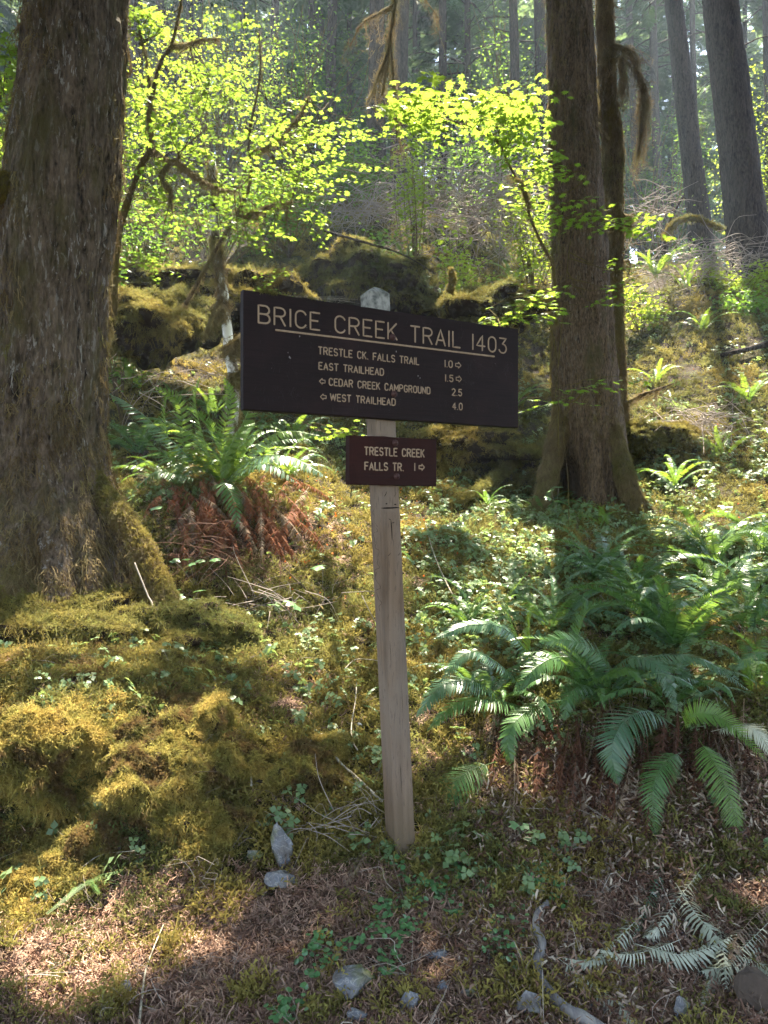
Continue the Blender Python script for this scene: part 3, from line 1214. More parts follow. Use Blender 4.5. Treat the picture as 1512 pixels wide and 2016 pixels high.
# big mossy trunk at the left
YL = 4.9
tl = thing('conifer_tree', 'massive near tree at the left edge, grey flaked bark hung with brown moss', 'tree', G(110, YL), 'trees')
rows = [(-2600, 330, 420), (-1400, 190, 310), (-700, 118, 272), (0, 62, 245), (200, 42, 238), (330, 20, 229), (500, 2, 214), (600, -6, 206), (800, -22, 199), (930, -36, 198), (1000, -46, 238), (1080, -56, 284), (1180, -80, 318), (1280, -110, 350), (1420, -140, 420)]
Vt, Ft = trunk_geo(rows, YL, 200, 640, .020, 13, 3, [(-2.2, .30, 3), (-1.1, .16, 6), (2.6, .5, 2), (.9, .3, 3)], .85, .35)


def carve(V, spots):
    u = CX + F * V[:, 0] / V[:, 1]
    v = CY - F * (V[:, 2] - CAMZ) / V[:, 1]
    Yc = np.median(V[:, 1])
    V = V.copy()
    for uu, vv, su, sv, dd, sl in spots:
        k = np.exp(-(((u - uu - sl * (v - vv)) / su) ** 2 + ((v - vv) / sv) ** 2) ** 2) * (V[:, 1] < Yc)
        V[:, 1] += dd * k
    return V


Vt = carve(Vt, [(250, 1165, 36, 75, .34, .18), (222, 1060, 16, 60, .08, .1), (150, 1160, 14, 120, .07, .1), (70, 1180, 12, 130, .07, .05)])
g = Geo().add(Vt, Ft)
trunk_l = part('trunk', g, bark_left, tl)


def keep_l(p, n):
    c = -n[:, 1]                      # how far it faces the camera
    u = CX + F * p[:, 0] / p[:, 1]
    v = CY - F * (p[:, 2] - CAMZ) / p[:, 1]
    bare = np.exp(-((u - 140 + (v - 200) * .12) / 66) ** 2) * np.clip((960 - v) / 450, 0, 1)
    w = fbm(xyz(p[:, 0] * 2.5, p[:, 1] * 2.5, p[:, 2] * .8), 3, 40)
    return (p[:, 2] < 6) & (n[:, 1] < .55) & (RNG.random(len(p)) < np.clip(.75 - 1.3 * bare + .9 * w, .02, 1))


moss_on(trunk_l, Vt, Ft, 12000, S_strand, 6, .4, 1.3, keep_l)
# arched buttress root and the dark hollow under it
rc = spline([P(170, 905, 4.90), P(212, 985, 4.72), P(262, 1045, 4.60), P(292, 1110, 4.52), P(316, 1185, 4.46), P(350, 1275, 4.38)], 46)
Vr, Fr = tube(rc, np.interp(np.linspace(0, 1, 46), [0, .25, .6, 1], [.02, .06, .055, .10]), 22, lump=.28, seed=7)
root = part('root', Geo().add(Vr, Fr), bark_left, tl)
moss_on(root, Vr, Fr, 1500, S_strand, 6, .4, .9)
moss_on(root, Vr, Fr, 2600, S_tuft, 7, .5, 1.0, hang=False)
rc = spline([P(60, 1040, 4.5), P(40, 1150, 4.35), P(20, 1240, 4.2), P(-10, 1310, 4.05)], 40)
Vr, Fr = tube(rc, np.interp(np.linspace(0, 1, 40), [0, .4, 1], [.12, .14, .20]), 22, lump=.28, seed=10)
root = part('root', Geo().add(Vr, Fr), bark_left, tl)
moss_on(root, Vr, Fr, 6000, S_strand, 6, .5, 1.0)
# mossy knot on the left flank
Vr, Fr = tube(spline([P(30, 375, 4.75), P(5, 378, 4.68), P(-25, 372, 4.66)], 12), [.04, .07, .09, .10, .11, .11, .10, .10, .09, .07, .05, .02], 16, lump=.3)
kn = part('branch_stub', Geo().add(Vr, Fr), bark_left, tl)
moss_on(kn, Vr, Fr, 900, S_hang, 6, .5, .9)

# straight trunk at the right
YR = 8.2
tr = thing('conifer_tree', 'straight brown trunk right of the sign, flared foot with a dark hollow', 'tree', G(1160, YR), 'trees')
rows = [(-2200, 1095, 1120), (-1000, 1075, 1130), (0, 1077, 1163), (200, 1082, 1172), (400, 1088, 1187), (500, 1090, 1196), (600, 1090, 1203), (700, 1089, 1211), (800, 1092, 1221), (870, 1096, 1229), (930, 1102, 1238), (990, 1104, 1248), (1060, 1104, 1258)]
Vt, Ft = trunk_geo(rows, YR, 170, 560, .016, 14, 13, [(-.4, .10, 4), (-2.0, .08, 5), (2.2, .3, 2)], 1.7, .4)
Vt = carve(Vt, [(1122, 955, 20, 45, .45, .05), (1150, 900, 6, 60, .06, .1), (1195, 930, 6, 60, .05, .1)])
trunk_r = part('trunk', Geo().add(Vt, Ft), bark_right, tr)


def keep_r(p, n):
    u = CX + F * p[:, 0] / p[:, 1]
    v = CY - F * (p[:, 2] - CAMZ) / p[:, 1]
    low = np.exp(-((v - 830) / 60) ** 2) * np.exp(-((u - 1185) / 35) ** 2)
    left = np.clip((1125 - u) / 40, 0, 1) * .8
    w = fbm(xyz(p[:, 0] * 3, p[:, 1] * 3, p[:, 2] * .9), 3, 44)
    return (p[:, 2] < 8) & (n[:, 1] < .5) & (RNG.random(len(p)) < np.clip(-.05 + left + 1.2 * low + .3 * w, .02, 1))


moss_on(trunk_r, Vt, Ft, 14000, S_strand, 6, .5, .95, keep_r)
for cpts, rad, nm in [([P(1112, 800, 8.15), P(1096, 860, 8.0), P(1082, 930, 7.85), P(1064, 1000, 7.7)], [.08, .10, .09, .07], 1),
                      ([P(1200, 830, 8.0), P(1225, 920, 7.8), P(1245, 980, 7.65), P(1275, 1010, 7.6)], [.07, .09, .09, .06], 2)]:
    rc = spline(cpts, 36)
    Vr, Fr = tube(rc, np.interp(np.linspace(0, 1, 36), np.linspace(0, 1, 4), rad), 24, lump=.2, seed=20 + nm)
    root = part('root', Geo().add(Vr, Fr), bark_right, tr)
    moss_on(root, Vr, Fr, 2600 if nm != 3 else 700, S_strand, 6, .4, .8)

# slim dead snag beside it with bearded branches
YS = 8.8
ts_ = thing('dead_snag', 'slim crooked snag with moss-bearded branches close behind the right trunk', 'tree', G(1214, YS), 'trees')
rows = [(-900, 1160, 1176), (0, 1176, 1203), (90, 1178, 1208), (200, 1183, 1212), (270, 1186, 1226), (340, 1190, 1226), (400, 1194, 1224), (560, 1198, 1224), (700, 1202, 1228), (800, 1203, 1232), (880, 1200, 1240)]
Vt, Ft = trunk_geo(rows, YS, 40, 300, .007, 14, 23, [], 1.7, .5)
trk = part('trunk', Geo().add(Vt, Ft), bark_twig, ts_)
moss_on(trk, Vt, Ft, 6000, S_strand, 6, .5, 1.1, lambda p, n: (n[:, 1] < .5) & (RNG.random(len(p)) < .75))
for cpts, r0, r1, dens in [([P(1203, 92, YS), P(1228, 98, YS - .1), P(1250, 112, YS - .2), P(1252, 140, YS - .3), P(1266, 165, YS - .3)], .035, .022, 1600),
                           ([P(1266, 165, YS - .3), P(1268, 200, YS - .3), P(1262, 260, YS - .3), P(1256, 305, YS - .3)], .030, .008, 1900),
                           ([P(1205, 120, YS - .1), P(1224, 118, YS - .2), P(1226, 160, YS - .25), P(1228, 185, YS - .25)], .032, .01, 1100),
                           ([P(1204, 0, YS), P(1200, 15, YS - .1), P(1206, 45, YS - .1)], .02, .008, 300),
                           ([P(1192, 150, YS), P(1178, 210, YS - .1), P(1186, 260, YS - .1)], .028, .01, 600),
                           ([P(1196, 330, YS), P(1188, 350, YS - .1), P(1190, 400, YS - .1)], .02, .008, 300),
                           ([P(1222, 425, YS), P(1240, 430, YS - .1), P(1238, 450, YS - .1)], .03, .02, 350),
                           ([P(1222, 515, YS), P(1240, 518, YS), P(1236, 545, YS)], .015, .006, 150),
                           ([P(1222, 800, YS), P(1260, 780, YS - .1), P(1300, 765, YS - .3), P(1325, 755, YS - .4)], .035, .006, 500)]:
    rc = spline(cpts, 24)
    Vr, Fr = tube(rc, np.linspace(r0, r1, 24), 10, lump=.45, seed=int(dens))
    br = part('branch', Geo().add(Vr, Fr), bark_twig, ts_)
    moss_on(br, Vr, Fr, int(dens * .2), S_strand, 6, .2, .5)
    moss_on(br, Vr, Fr, int(dens * .05), S_beard, 5, .4, 1.1)


# ---- conifer foliage
def spray_geo(pairs=11, seed=0, w=.045):
    """flat needle branchlet along +x, unit length"""
    r = np.random.default_rng(seed)
    g = Geo()
    for k in range(pairs):
        t = .06 + .92 * k / pairs
        for sg in (-1, 1):
            l = (.34 * math.sin(PI * min(1, t * .8 + .22)) + .05) * r.uniform(.7, 1.2)
            a = np.array([t, 0, -.16 * t * t])
            d = np.array([.55, sg * .85, -.22 + r.uniform(-.12, .12)])
            d /= np.linalg.norm(d)
            s = np.cross(d, [0, 0, 1]) * w * r.uniform(.6, 1.2)
            s[2] += r.uniform(-.02, .02)
            g.add(np.array([a, a + d * l * .5 + s, a + d * l, a + d * l * .5 - s]), np.array([[0, 1, 2, 3]]), r.uniform(0, .35))
    return g


SPR = []
for k_ in range(4):
    sg_ = spray_geo(11, k_)
    SPR.append((np.concatenate(sg_.v), [np.vstack(sg_.f)], np.concatenate(sg_.t)))
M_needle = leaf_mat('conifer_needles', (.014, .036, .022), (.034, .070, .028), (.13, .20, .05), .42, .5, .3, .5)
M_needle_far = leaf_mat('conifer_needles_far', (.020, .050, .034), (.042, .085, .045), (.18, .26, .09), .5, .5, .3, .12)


def add_sprays(g, pos, fwd, nrm, size, tint=None):
    k = len(pos)
    which = RNG.integers(0, 4, k)
    M = basis(fwd, nrm) * size[:, None, None]
    for q in range(4):
        s = which == q
        if s.any():
            W, fs, _ = replicate((SPR[q][0], SPR[q][1]), M[s], pos[s])
            g.add(W, fs, (np.repeat(tint[s] if tint is not None else RNG.uniform(0, .4, s.sum()), len(SPR[q][0]))))


def conifer_branches(g_twig, base, Ht, zb, Lmax, nb, sp, lean=(0, 0), droop=.35, seed=0):
    """branch tubes into g_twig; returns spray placements (pos, fwd, size)"""
    r = np.random.default_rng(seed)
    pos, fw, sz = [], [], []
    for k in range(nb):
        t = r.uniform(0, 1)
        z = zb + (Ht - zb) * t
        L = Lmax * (1 - t * .8) * r.uniform(.5, 1.1)
        az = k * 2.399 + r.uniform(-.3, .3)
        d = np.array([math.cos(az), math.sin(az), 0])
        c0 = np.array(base) + np.array([lean[0] * z, lean[1] * z, z])
        tt = np.linspace(0, 1, 7)[:, None]
        C = c0 + d * L * tt + np.array([0, 0, 1]) * L * (.12 * tt - droop * tt ** 2) + r.normal(0, .03, (7, 3)) * L * tt
        if g_twig is not None:
            g_twig.add(*tube(C, np.linspace(.035, .006, 7) * (Lmax / 3), 4))
        n = int(L * sp)
        for q in range(n):
            f = r.uniform(.15, 1.0)
            p = C[0] * 0 + np.array([np.interp(f, tt[:, 0], C[:, a]) for a in range(3)])
            sd = 1 if q % 2 else -1
            ang = sd * r.uniform(.35, 1.1)
            dd = np.array([d[0] * math.cos(ang) - d[1] * math.sin(ang), d[0] * math.sin(ang) + d[1] * math.cos(ang), r.uniform(-.55, .05)])
            pos.append(p)
            fw.append(dd)
            sz.append(r.uniform(.45, 1.0) * (1.15 - .5 * f))
    return np.array(pos), np.array(fw), np.array(sz)


def lit3(p, fw, sz):
    f = fw / np.linalg.norm(fw, axis=1, keepdims=True) * np.asarray(sz)[:, None]
    return np.maximum.reduce([lit(p), lit(p + f * .35), lit(p + f * .7), lit(p + f)])


# (u at v0, v0, u at v1, v1, width px at v1, depth, height, crown base, reach, branches, label)
TRUNKS = [
    (1418, 0, 1482, 545, 66, 15.5, 22, 13.0, 2.6, 22, 'broad dark trunk leaning left near the right edge, coarse furrowed bark'),
    (1335, 80, 1387, 530, 37, 21, 24, 8.0, 3.0, 40, 'medium dark trunk leaning left, left of the broad trunk at the right edge'),
    (1288, 60, 1300, 470, 17, 27, 25, 6.0, 3.2, 46, 'thin hazy trunk right of the snag, bases hidden in shrubs'),
    (1236, 0, 1262, 440, 15, 29, 25, 7.0, 3.2, 44, 'thinnest hazy trunk just right of the bearded snag'),
    (1060, 0, 1078, 380, 26, 23, 24, 7.5, 3.0, 42, 'grey hazy trunk close to the left side of the straight right trunk'),
    (790, 0, 788, 340, 27, 17, 24, 9.0, 2.4, 26, 'dark trunk behind the post top, right one of the close pair'),
    (738, 0, 738, 345, 30, 17.6, 22, 10.0, 2.4, 20, 'dark trunk behind the post top, left one of the close pair'),
    (264, 0, 266, 330, 26, 18.5, 24, 9.5, 2.6, 26, 'blue grey trunk just right of the massive mossy trunk'),
    (376, 0, 372, 300, 15, 26, 25, 6.0, 3.0, 40, 'slim hazy trunk behind the vine maple on the left'),
    (820, 0, 820, 300, 10, 24, 22, 5.0, 2.8, 40, 'slim pole-like trunk right of the dark pair of trunks'),
    (1510, 0, 1530, 500, 26, 24, 24, 8.0, 3.0, 40, 'partly seen trunk cut by the right picture edge'),
    (1172, 0, 1168, 480, 14, 26, 24, 6.0, 3.0, 36, 'thin trunk seen in the gap between straight trunk and snag'),
    (610, 0, 606, 300, 13, 24, 23, 3.5, 3.2, 56, 'young leafy conifer in the gap between the left maple and the dark trunks'),
    (920, 0, 915, 320, 13, 23, 21, 3.0, 3.4, 60, 'full green conifer above the bright maple bough right of centre'),
    (690, 0, 684, 320, 10, 27, 24, 4.0, 3.2, 54, 'slender conifer just left of the close pair of dark trunks'),
    (318, 0, 322, 320, 17, 22, 24, 9.0, 2.8, 30, 'dark straight trunk seen through the left part of the vine maple'),
    (545, 0, 540, 330, 15, 21, 24, 10.0, 2.6, 26, 'dark straight trunk right of the vine maple crown'),
    (655, 0, 652, 330, 19, 20, 23, 11.0, 2.5, 24, 'dark trunk halfway between vine maple and the dark pair'),
    (868, 0, 872, 330, 16, 22, 24, 10.0, 2.6, 28, 'dark trunk rising behind the left end of the bright maple bough'),
    (1008, 0, 1014, 360, 18, 21, 24, 10.0, 2.6, 28, 'dark trunk rising behind the right end of the bright maple bough'),
    (1365, 0, 1372, 480, 13, 28, 25, 9.0, 2.8, 34, 'thin dark trunk just behind the medium leaning trunk'),
    (480, 0, 486, 320, 12, 27, 24, 4.0, 3.2, 54, 'slender conifer rising behind the middle of the left maple foliage'),
]
for k_, (ua, va, ub, vb, w, Y, Ht, cb, Lm, nb, lab) in enumerate(TRUNKS):
    pa, pb = P(ua, va, Y), P(ub, vb, Y)
    sl_ = (pa - pb) / (pa[2] - pb[2])
    x0 = pb - sl_ * (pb[2] - float(H(pb[0], Y)))
    for _ in range(2):
        x0 = pb - sl_ * (pb[2] - float(H(x0[0], Y)) + .3)
    t = thing('conifer_tree', lab, 'tree', (x0[0], Y, x0[2] + .3), 'trees')
    R0 = w / 2 / F * Y
    n = 46
    f = np.linspace(0, 1, n)
    C = x0 + sl_ * (f * Ht)[:, None]
    C[:, 0] += .05 * np.sin(f * 9 + k_)
    rad = R0 * (1.12 - .85 * f ** 1.1) + R0 * .5 * np.exp(-f * 22)
    nth = 40 if k_ < 2 else 18
    if k_ < 2:
        f = np.linspace(0, 1, 260)
        C = x0 + sl_ * (f * Ht)[:, None]
        rad = R0 * (1.12 - .85 * f ** 1.1) + R0 * .5 * np.exp(-f * 22)
    Vt, Ft = tube(C, rad, nth, lump=.05, seed=k_)
    if k_ < 2:
        cc = C.repeat(nth, 0)
        d = Vt[:len(cc)] - cc
        q = Vt[:len(cc)] * np.array([1, 1, .2])
        Vt[:len(cc)] += d / (np.linalg.norm(d, axis=1, keepdims=True)) * (.018 * (1 - 2 * np.abs(vnoise(q * 11, k_))))[:, None]
    tk = part('trunk', Geo().add(Vt, Ft), bark_far, t)
    gt, gc = Geo(), Geo()
    pos, fw, sz = conifer_branches(gt, x0, Ht, cb, Lm, nb, 7.5, (sl_[0], 0), seed=k_)
    kp = RNG.random(len(pos)) > lit3(pos, fw, sz)
    pos, fw, sz = pos[kp], fw[kp], sz[kp]
    # a few dead, bare lower limbs
    r_ = np.random.default_rng(900 + k_)
    for q in range(9):
        z = r_.uniform(1.5, cb + 1)
        az = r_.uniform(0, 2 * PI)
        L = r_.uniform(.5, 1.8)
        c0 = x0 + sl_ * z
        C = spline([c0, c0 + np.array([math.cos(az) * L * .5, math.sin(az) * L * .5, r_.uniform(-.1, .25) * L]), c0 + np.array([math.cos(az) * L, math.sin(az) * L, r_.uniform(-.5, .3) * L])], 7)
        gt.add(*tube(C, np.linspace(.022, .004, 7), 4))
    part('branches', gt, bark_far, t, kind='stuff')
    if len(pos):
        add_sprays(gc, pos, fw, rand_dirs(len(pos), .55, 1), sz)
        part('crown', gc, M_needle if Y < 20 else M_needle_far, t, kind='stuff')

# far trees: three kinds of crown shared between many trees
FARK = []
for k_ in range(4):
    gt, gc, gk = Geo(), Geo(), Geo()
    Ht = [20, 23, 25, 18][k_]
    pos, fw, sz = conifer_branches(gt, (0, 0, 0), Ht, [2.5, 5, 8, 1.5][k_], [3.6, 3.3, 3.2, 3.4][k_], [125, 115, 100, 120][k_], 7, seed=50 + k_)
    add_sprays(gc, pos, fw, rand_dirs(len(pos), .55, 1), sz * 1.25)
    f = np.linspace(0, 1, 20)
    gk.add(*tube(xyz(.15 * np.sin(f * 5), 0 * f, f * Ht - .5), .24 * (1.1 - .95 * f) + .1 * np.exp(-f * 20), 12, lump=.06, seed=k_))
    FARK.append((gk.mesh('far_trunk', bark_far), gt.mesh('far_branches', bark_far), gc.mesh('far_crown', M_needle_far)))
r_ = np.random.default_rng(77)
spots = []
for Y0, Y1, n in [(30, 36, 20), (37, 46, 26), (47, 60, 34)]:
    for q in range(n):
        u = -250 + (q + r_.uniform(.15, .85)) / n * 2050
        spots.append((u, r_.uniform(Y0, Y1)))
for q, (u, Y) in enumerate(spots):
    a = FARK[int(r_.integers(0, 4))]
    b = G(u, Y)
    t = thing('conifer_tree', 'hazy conifer standing deep in the forest, one of many behind the hillside', 'tree', b, 'hazy conifers far behind')
    s = r_.uniform(.8, 1.05)
    t.scale = (s, s, s)
    t.rotation_euler = (r_.uniform(-.04, .04), r_.uniform(-.04, .04), r_.uniform(0, 6.28))
    for nm, me in zip(('trunk', 'branches', 'crown'), a):
        link(nm, me, t, 'stuff' if nm != 'trunk' else None)

# ---- unseen overhead sprays and boughs, added to shape the shade, parented to nearby trees
n = 12000
A_, B_ = RNG.uniform(-7.5, 9, n), RNG.uniform(-1.5, 15, n)
zmin = (1.9 + .74 * np.maximum(B_, -1)) / (1 - .74 * KY) + .8
Z = zmin + RNG.uniform(0, 1, n) ** 1.3 * 5
pos = xyz(A_ + KX * Z, B_ + KY * Z, Z)
hol = fbm(xyz(A_ * 1.9, B_ * 1.9), 3, 5)
kp = (lit(pos) < .5) & ((hol < .42) | (RNG.random(n) < .25))
pos = pos[kp]
own = [(tl, (-2.1 + .9, 4.9)), (tr, (2.1, 8.2)), (ts_, (2.6, 8.8))]
big = [o for o in bpy.data.objects if o.name.startswith('conifer_tree') and o.parent is None and o.get('group') == 'trees' and o not in (tl, tr)]
for o in big[:8]:
    own.append((o, (o.location.x, o.location.y)))
own = [w for w in own if w[0] is not ts_]
D = np.array([[np.hypot(p[0] - c[0], p[1] - c[1]) for _, c in own] for p in pos])
D[:, 0] *= .8
D[:, 1] *= .8
pick = D.argmin(1)
for q, (o, c) in enumerate(own):
    pp = pos[pick == q]
    if len(pp) < 20:
        continue
    out = pp - np.array([c[0], c[1], 0])
    out[:, 2] = 0
    out /= np.linalg.norm(out, axis=1, keepdims=True) + 1e-6
    fw = out + RNG.normal(0, .55, out.shape)
    fw[:, 2] = RNG.uniform(-.5, .1, len(pp))
    gc = Geo()
    sz = RNG.uniform(.5, .95, len(pp))
    kp = lit3(pp, fw, sz) < .4
    pp, fw, sz = pp[kp], fw[kp], sz[kp]
    print('overhead', len(pp), (~kp).sum())
    if len(pp) < 20:
        continue
    add_sprays(gc, pp, fw, rand_dirs(len(pp), .6, 1), sz)
    part('overhead_shade_sprays', gc, M_needle, o, kind='stuff')
    gt = Geo()
    gt.add(*tube(np.array([[c[0], c[1], 16.0], [c[0], c[1], 17.0]]), .02, 4))
    for p in pp[::18]:
        s0 = np.array([c[0], c[1], p[2] + 1.2])
        if (s0[2] - CAMZ) / max(s0[1], .1) < .74:
            s0 = np.array([c[0] * .4 + p[0] * .6, c[1] * .4 + p[1] * .6, p[2] + .6])
        cc = spline([s0, (s0 + p) / 2 + np.array([0, 0, .3]), p], 9)
        if lit(cc).max() < .3:
            gt.add(*tube(cc, np.linspace(.04, .01, 9), 4))
    part('overhead_shade_boughs', gt, bark_twig, o, kind='stuff')

# ------------------------------------------------------------------ placing on the ground by photo pixel
def ground_pts(n, u0, u1, Y0, Y1, mask=None):
    Y = np.exp(RNG.uniform(np.log(Y0), np.log(Y1), n))
    u = RNG.uniform(u0, u1, n)
    x = (u - CX) / F * Y
    p = xyz(x, Y, H(x, Y))
    v = CY - (p[:, 2] - CAMZ) / Y * F
    if mask is not None:
        k = mask(p, u, v)
        p, u, v = p[k], u[k], v[k]
    return p


def on_ground(name, n, srcs, ns, smin, smax, u0=-250, u1=1760, Y0=2.0, Y1=15, mask=None, tilt=.25, sink=.0, grow=0.0, label=None, hang=False, parent=None):
    p = ground_pts(n, u0, u1, Y0, Y1, mask)
    nn = HN(p[:, 0], p[:, 1])
    s = RNG.uniform(smin, smax, len(p)) * (1 + grow * np.clip(p[:, 1] - 3.5, 0, 30))
    p = p - nn * sink
    if hang:
        nn2 = nn + RNG.normal(0, tilt, nn.shape)
        nn2 /= np.linalg.norm(nn2, axis=1, keepdims=True)
        up = np.array([0, 0, 1.0]) + RNG.normal(0, .3, nn.shape)
        y = np.cross(nn2, up)
        y /= np.linalg.norm(y, axis=1, keepdims=True) + 1e-9
        M = np.stack([np.cross(y, nn2), y, nn2], -1)
    else:
        d = nn * .6 + np.array([0, -.1, .5]) + RNG.normal(0, tilt, nn.shape)
        d /= np.linalg.norm(d, axis=1, keepdims=True)
        M = basis(rand_dirs(len(p)), d)
    return scatter(name, srcs, ns, p, M, s, parent, label)


def nz_(p, f, seed, o=3):
    return fbm(xyz(p[:, 0], p[:, 1]) * f, o, seed)


# ---- moss carpet
def litter_zone(u, v):
    """the bare needle and gravel apron at the foot of the bank"""
    a = np.exp(-(((u - 560) / 370) ** 2) ** 2) * np.clip((v - 1690) / 40, 0, 1) * .97
    b = np.clip((v - 1700) / 60, 0, 1) * np.clip((u - 1050) / 150, 0, 1) * .95
    c = np.exp(-((u - 1250) / 260) ** 2 - ((v - 1560) / 110) ** 2) * .95
    d = np.clip((v - 1750) / 50, 0, 1) * .9
    e = np.exp(-((u - 500) / 140) ** 2 - ((v - 1060) / 70) ** 2) * .9
    f = np.exp(-((u - 540) / 100) ** 2 - ((v - 1370) / 50) ** 2) * .7
    return np.maximum.reduce([a, b, c, d, e, f])


def moss_mask(p, u, v):
    return RNG.random(len(u)) > litter_zone(u, v) * np.where(nz_(p, 5, 62) > .35, .4, 1) + .45 * (nz_(p, 2.5, 61) < -.3) + .6 * (nz_(p, 11, 63, 2) < -.25)


on_ground('moss', 95000, S_tuft, 7, .6, 1.9, mask=moss_mask, Y1=20, grow=.075, sink=.006, label='golden green moss carpeting the bank and slope', tilt=.35)


def bank_mask(p, u, v):
    gap = nz_(p, 6, 65, 2) < -.32
    return (RNG.random(len(u)) < np.clip((560 - u) / 160, 0, 1) * np.clip((v - 1230) / 60, 0, 1) * np.clip((1760 - v + (150 - u) * .9) / 60, 0, 1)) & ~gap


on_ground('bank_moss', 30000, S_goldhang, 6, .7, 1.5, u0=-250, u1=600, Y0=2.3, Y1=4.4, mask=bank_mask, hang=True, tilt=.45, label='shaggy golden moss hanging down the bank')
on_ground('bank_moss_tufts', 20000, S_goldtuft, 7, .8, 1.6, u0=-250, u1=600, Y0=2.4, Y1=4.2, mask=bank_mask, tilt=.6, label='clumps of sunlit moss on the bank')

# ---- needle litter, twigs, pebbles
M_litter = MT('dry_needles')
f_ = M_litter.rnd()
c_ = M_litter.ramp(f_, [(.0, (.10, .052, .034)), (.4, (.23, .135, .095)), (.75, (.38, .25, .18)), (1, (.14, .095, .06))])
M_litter.finish(c_, .8, .2)
geos = []
for k_ in range(6):
    r_ = np.random.default_rng(300 + k_)
    g = Geo()
    for q in range(12):
        a_ = r_.uniform(0, PI)
        l = r_.uniform(.008, .018)
        c0 = np.array([r_.uniform(-.02, .02), r_.uniform(-.02, .02), r_.uniform(0, .010)])
        d = np.array([math.cos(a_), math.sin(a_), r_.uniform(-.3, .5)]) * l
        s = np.array([-math.sin(a_), math.cos(a_), .4]) * .0011
        g.add(np.array([c0 - d - s, c0 + d * .1 - s * 1.4 + [0, 0, .002], c0 + d, c0 - d + s]), np.array([[0, 1, 2, 3]]))
    geos.append(g)
S_litter = source_set('needle_litter_bits', geos, M_litter.m)


def litter_mask(p, u, v):
    return RNG.random(len(u)) < np.clip(litter_zone(u, v) * 1.3 + .18, 0, 1)


on_ground('needle_litter', 60000, S_litter, 6, .8, 1.6, Y0=1.9, Y1=7, mask=litter_mask, tilt=.2, grow=.1, label='reddish brown fallen needles covering the foot of the bank')

M_twig = MT('dead_twig')
M_twig.finish(M_twig.mix(M_twig.rnd(), (.10, .075, .055), (.36, .31, .26)), .85, .2)
geos = []
for k_ in range(6):
    r_ = np.random.default_rng(330 + k_)
    g = Geo()
    for q in range(3):
        pts = np.cumsum(np.vstack([[0, 0, .005], r_.normal(0, 1, (3, 3)) * [.07, .07, .02]]), 0)
        g.add(*tube(spline(pts, 8), np.linspace(.0022, .0008, 8) * r_.uniform(.5, 1.2), 4))
    geos.append(g)
S_twig = source_set('twig_bits', geos, M_twig.m)
geos = []
for k_ in range(6):
    r_ = np.random.default_rng(360 + k_)
    g = Geo()
    for q in range(9):
        p0 = r_.uniform(-.04, .04, 3) * [1, 1, .3] + [0, 0, .012]
        dd = r_.normal(0, 1, 3) * [1, 1, .5]
        dd = dd / np.linalg.norm(dd) * r_.uniform(.008, .018)
        cv = r_.normal(0, .005, 3)
        s_ = np.cross(dd, r_.normal(0, 1, 3))
        s_ = s_ / np.linalg.norm(s_) * .0022
        g.add(np.array([p0 - dd - s_, p0 - dd + s_, p0 + cv - s_ * 1.3, p0 + cv + s_ * 1.3, p0 + dd]), [np.array([[0, 1, 3, 2]]), np.array([[2, 3, 4]])])
    geos.append(g)
M_curl = MT('curled_dead_pinnae')
M_curl.finish(M_curl.ramp(M_curl.rnd(), [(0, (.05, .022, .014)), (.5, (.13, .07, .045)), (.8, (.26, .19, .14)), (1, (.36, .30, .23))]), .75, .2)
S_curl = source_set('curled_bits', geos, M_curl.m)


def curl_mask(p, u, v):
    return RNG.random(len(u)) < np.clip((u - 900) / 120, 0, 1) * np.exp(-((v - 1600) / 140) ** 2) + .12 * (v > 1700) * (u > 900)


on_ground('curled_fern_litter', 14000, S_curl, 6, .7, 1.5, u0=850, Y0=2.0, Y1=4.2, mask=curl_mask, tilt=.5, label='curled brown and tan fern litter under the fern clump')
on_ground('fallen_twigs', 1100, S_twig, 6, .3, .9, Y0=1.9, Y1=13, tilt=.15, grow=.06, label='thin dead twigs lying scattered over moss and litter')

M_stone = MT('grey_stone')
n1 = M_stone.noise(9, M_stone.pos(obj=True), 6, .65)
n2 = M_stone.noise(32, M_stone.pos(obj=True), 6, .7)
c_ = M_stone.ramp(n1, [(.3, (.06, .065, .08)), (.52, (.15, .155, .175)), (.68, (.36, .35, .34))])
vn = M_stone.ramp(M_stone.noise(7, M_stone.pos((1, 1, 2.5), True), 3, .5, 3.0), [(.47, 0.0), (.5, .8), (.53, 0.0)])
c_ = M_stone.mix(vn, c_, (.34, .33, .31))
c_ = M_stone.mix(M_stone.ramp(M_stone.noise(16, detail=5), [(.45, 0.0), (.65, .7)]), c_, (.075, .055, .04))
c_ = M_stone.mix(M_stone.ramp(n2, [(.4, 0.0), (.7, .6)]), c_, (.13, .12, .11))
c_ = M_stone.mix(M_stone.ramp(M_stone.noise(5, detail=6), [(.56, 0.0), (.66, .9)]), c_, (.09, .10, .025))
M_stone.finish(c_, .8, .3, M_stone.bump(n2, .7, .006))


def rotz(V, a, tilt=0.0):
    c, s = math.cos(a), math.sin(a)
    R = np.array([[c, -s, 0], [s, c, 0], [0, 0, 1]])
    c, s = math.cos(tilt), math.sin(tilt)
    return V @ (R @ np.array([[1, 0, 0], [0, c, -s], [0, s, c]])).T


geos = []
for k_ in range(6):
    V, fs = rock_geo((.012, .009, .006), 400 + k_, 10, 6)
    geos.append(Geo().add(V, fs))
S_peb = source_set('pebbles', geos, M_stone.m)


def peb_mask(p, u, v):
    return RNG.random(len(u)) < np.clip((v - 1720) / 120, 0, 1) * np.clip((u - 550) / 500 + .15, 0.05, 1)


on_ground('gravel', 2600, S_peb, 6, .3, 1.5, Y0=1.9, Y1=3.0, mask=peb_mask, tilt=.4, label='small grey gravel chips at the foot of the bank')

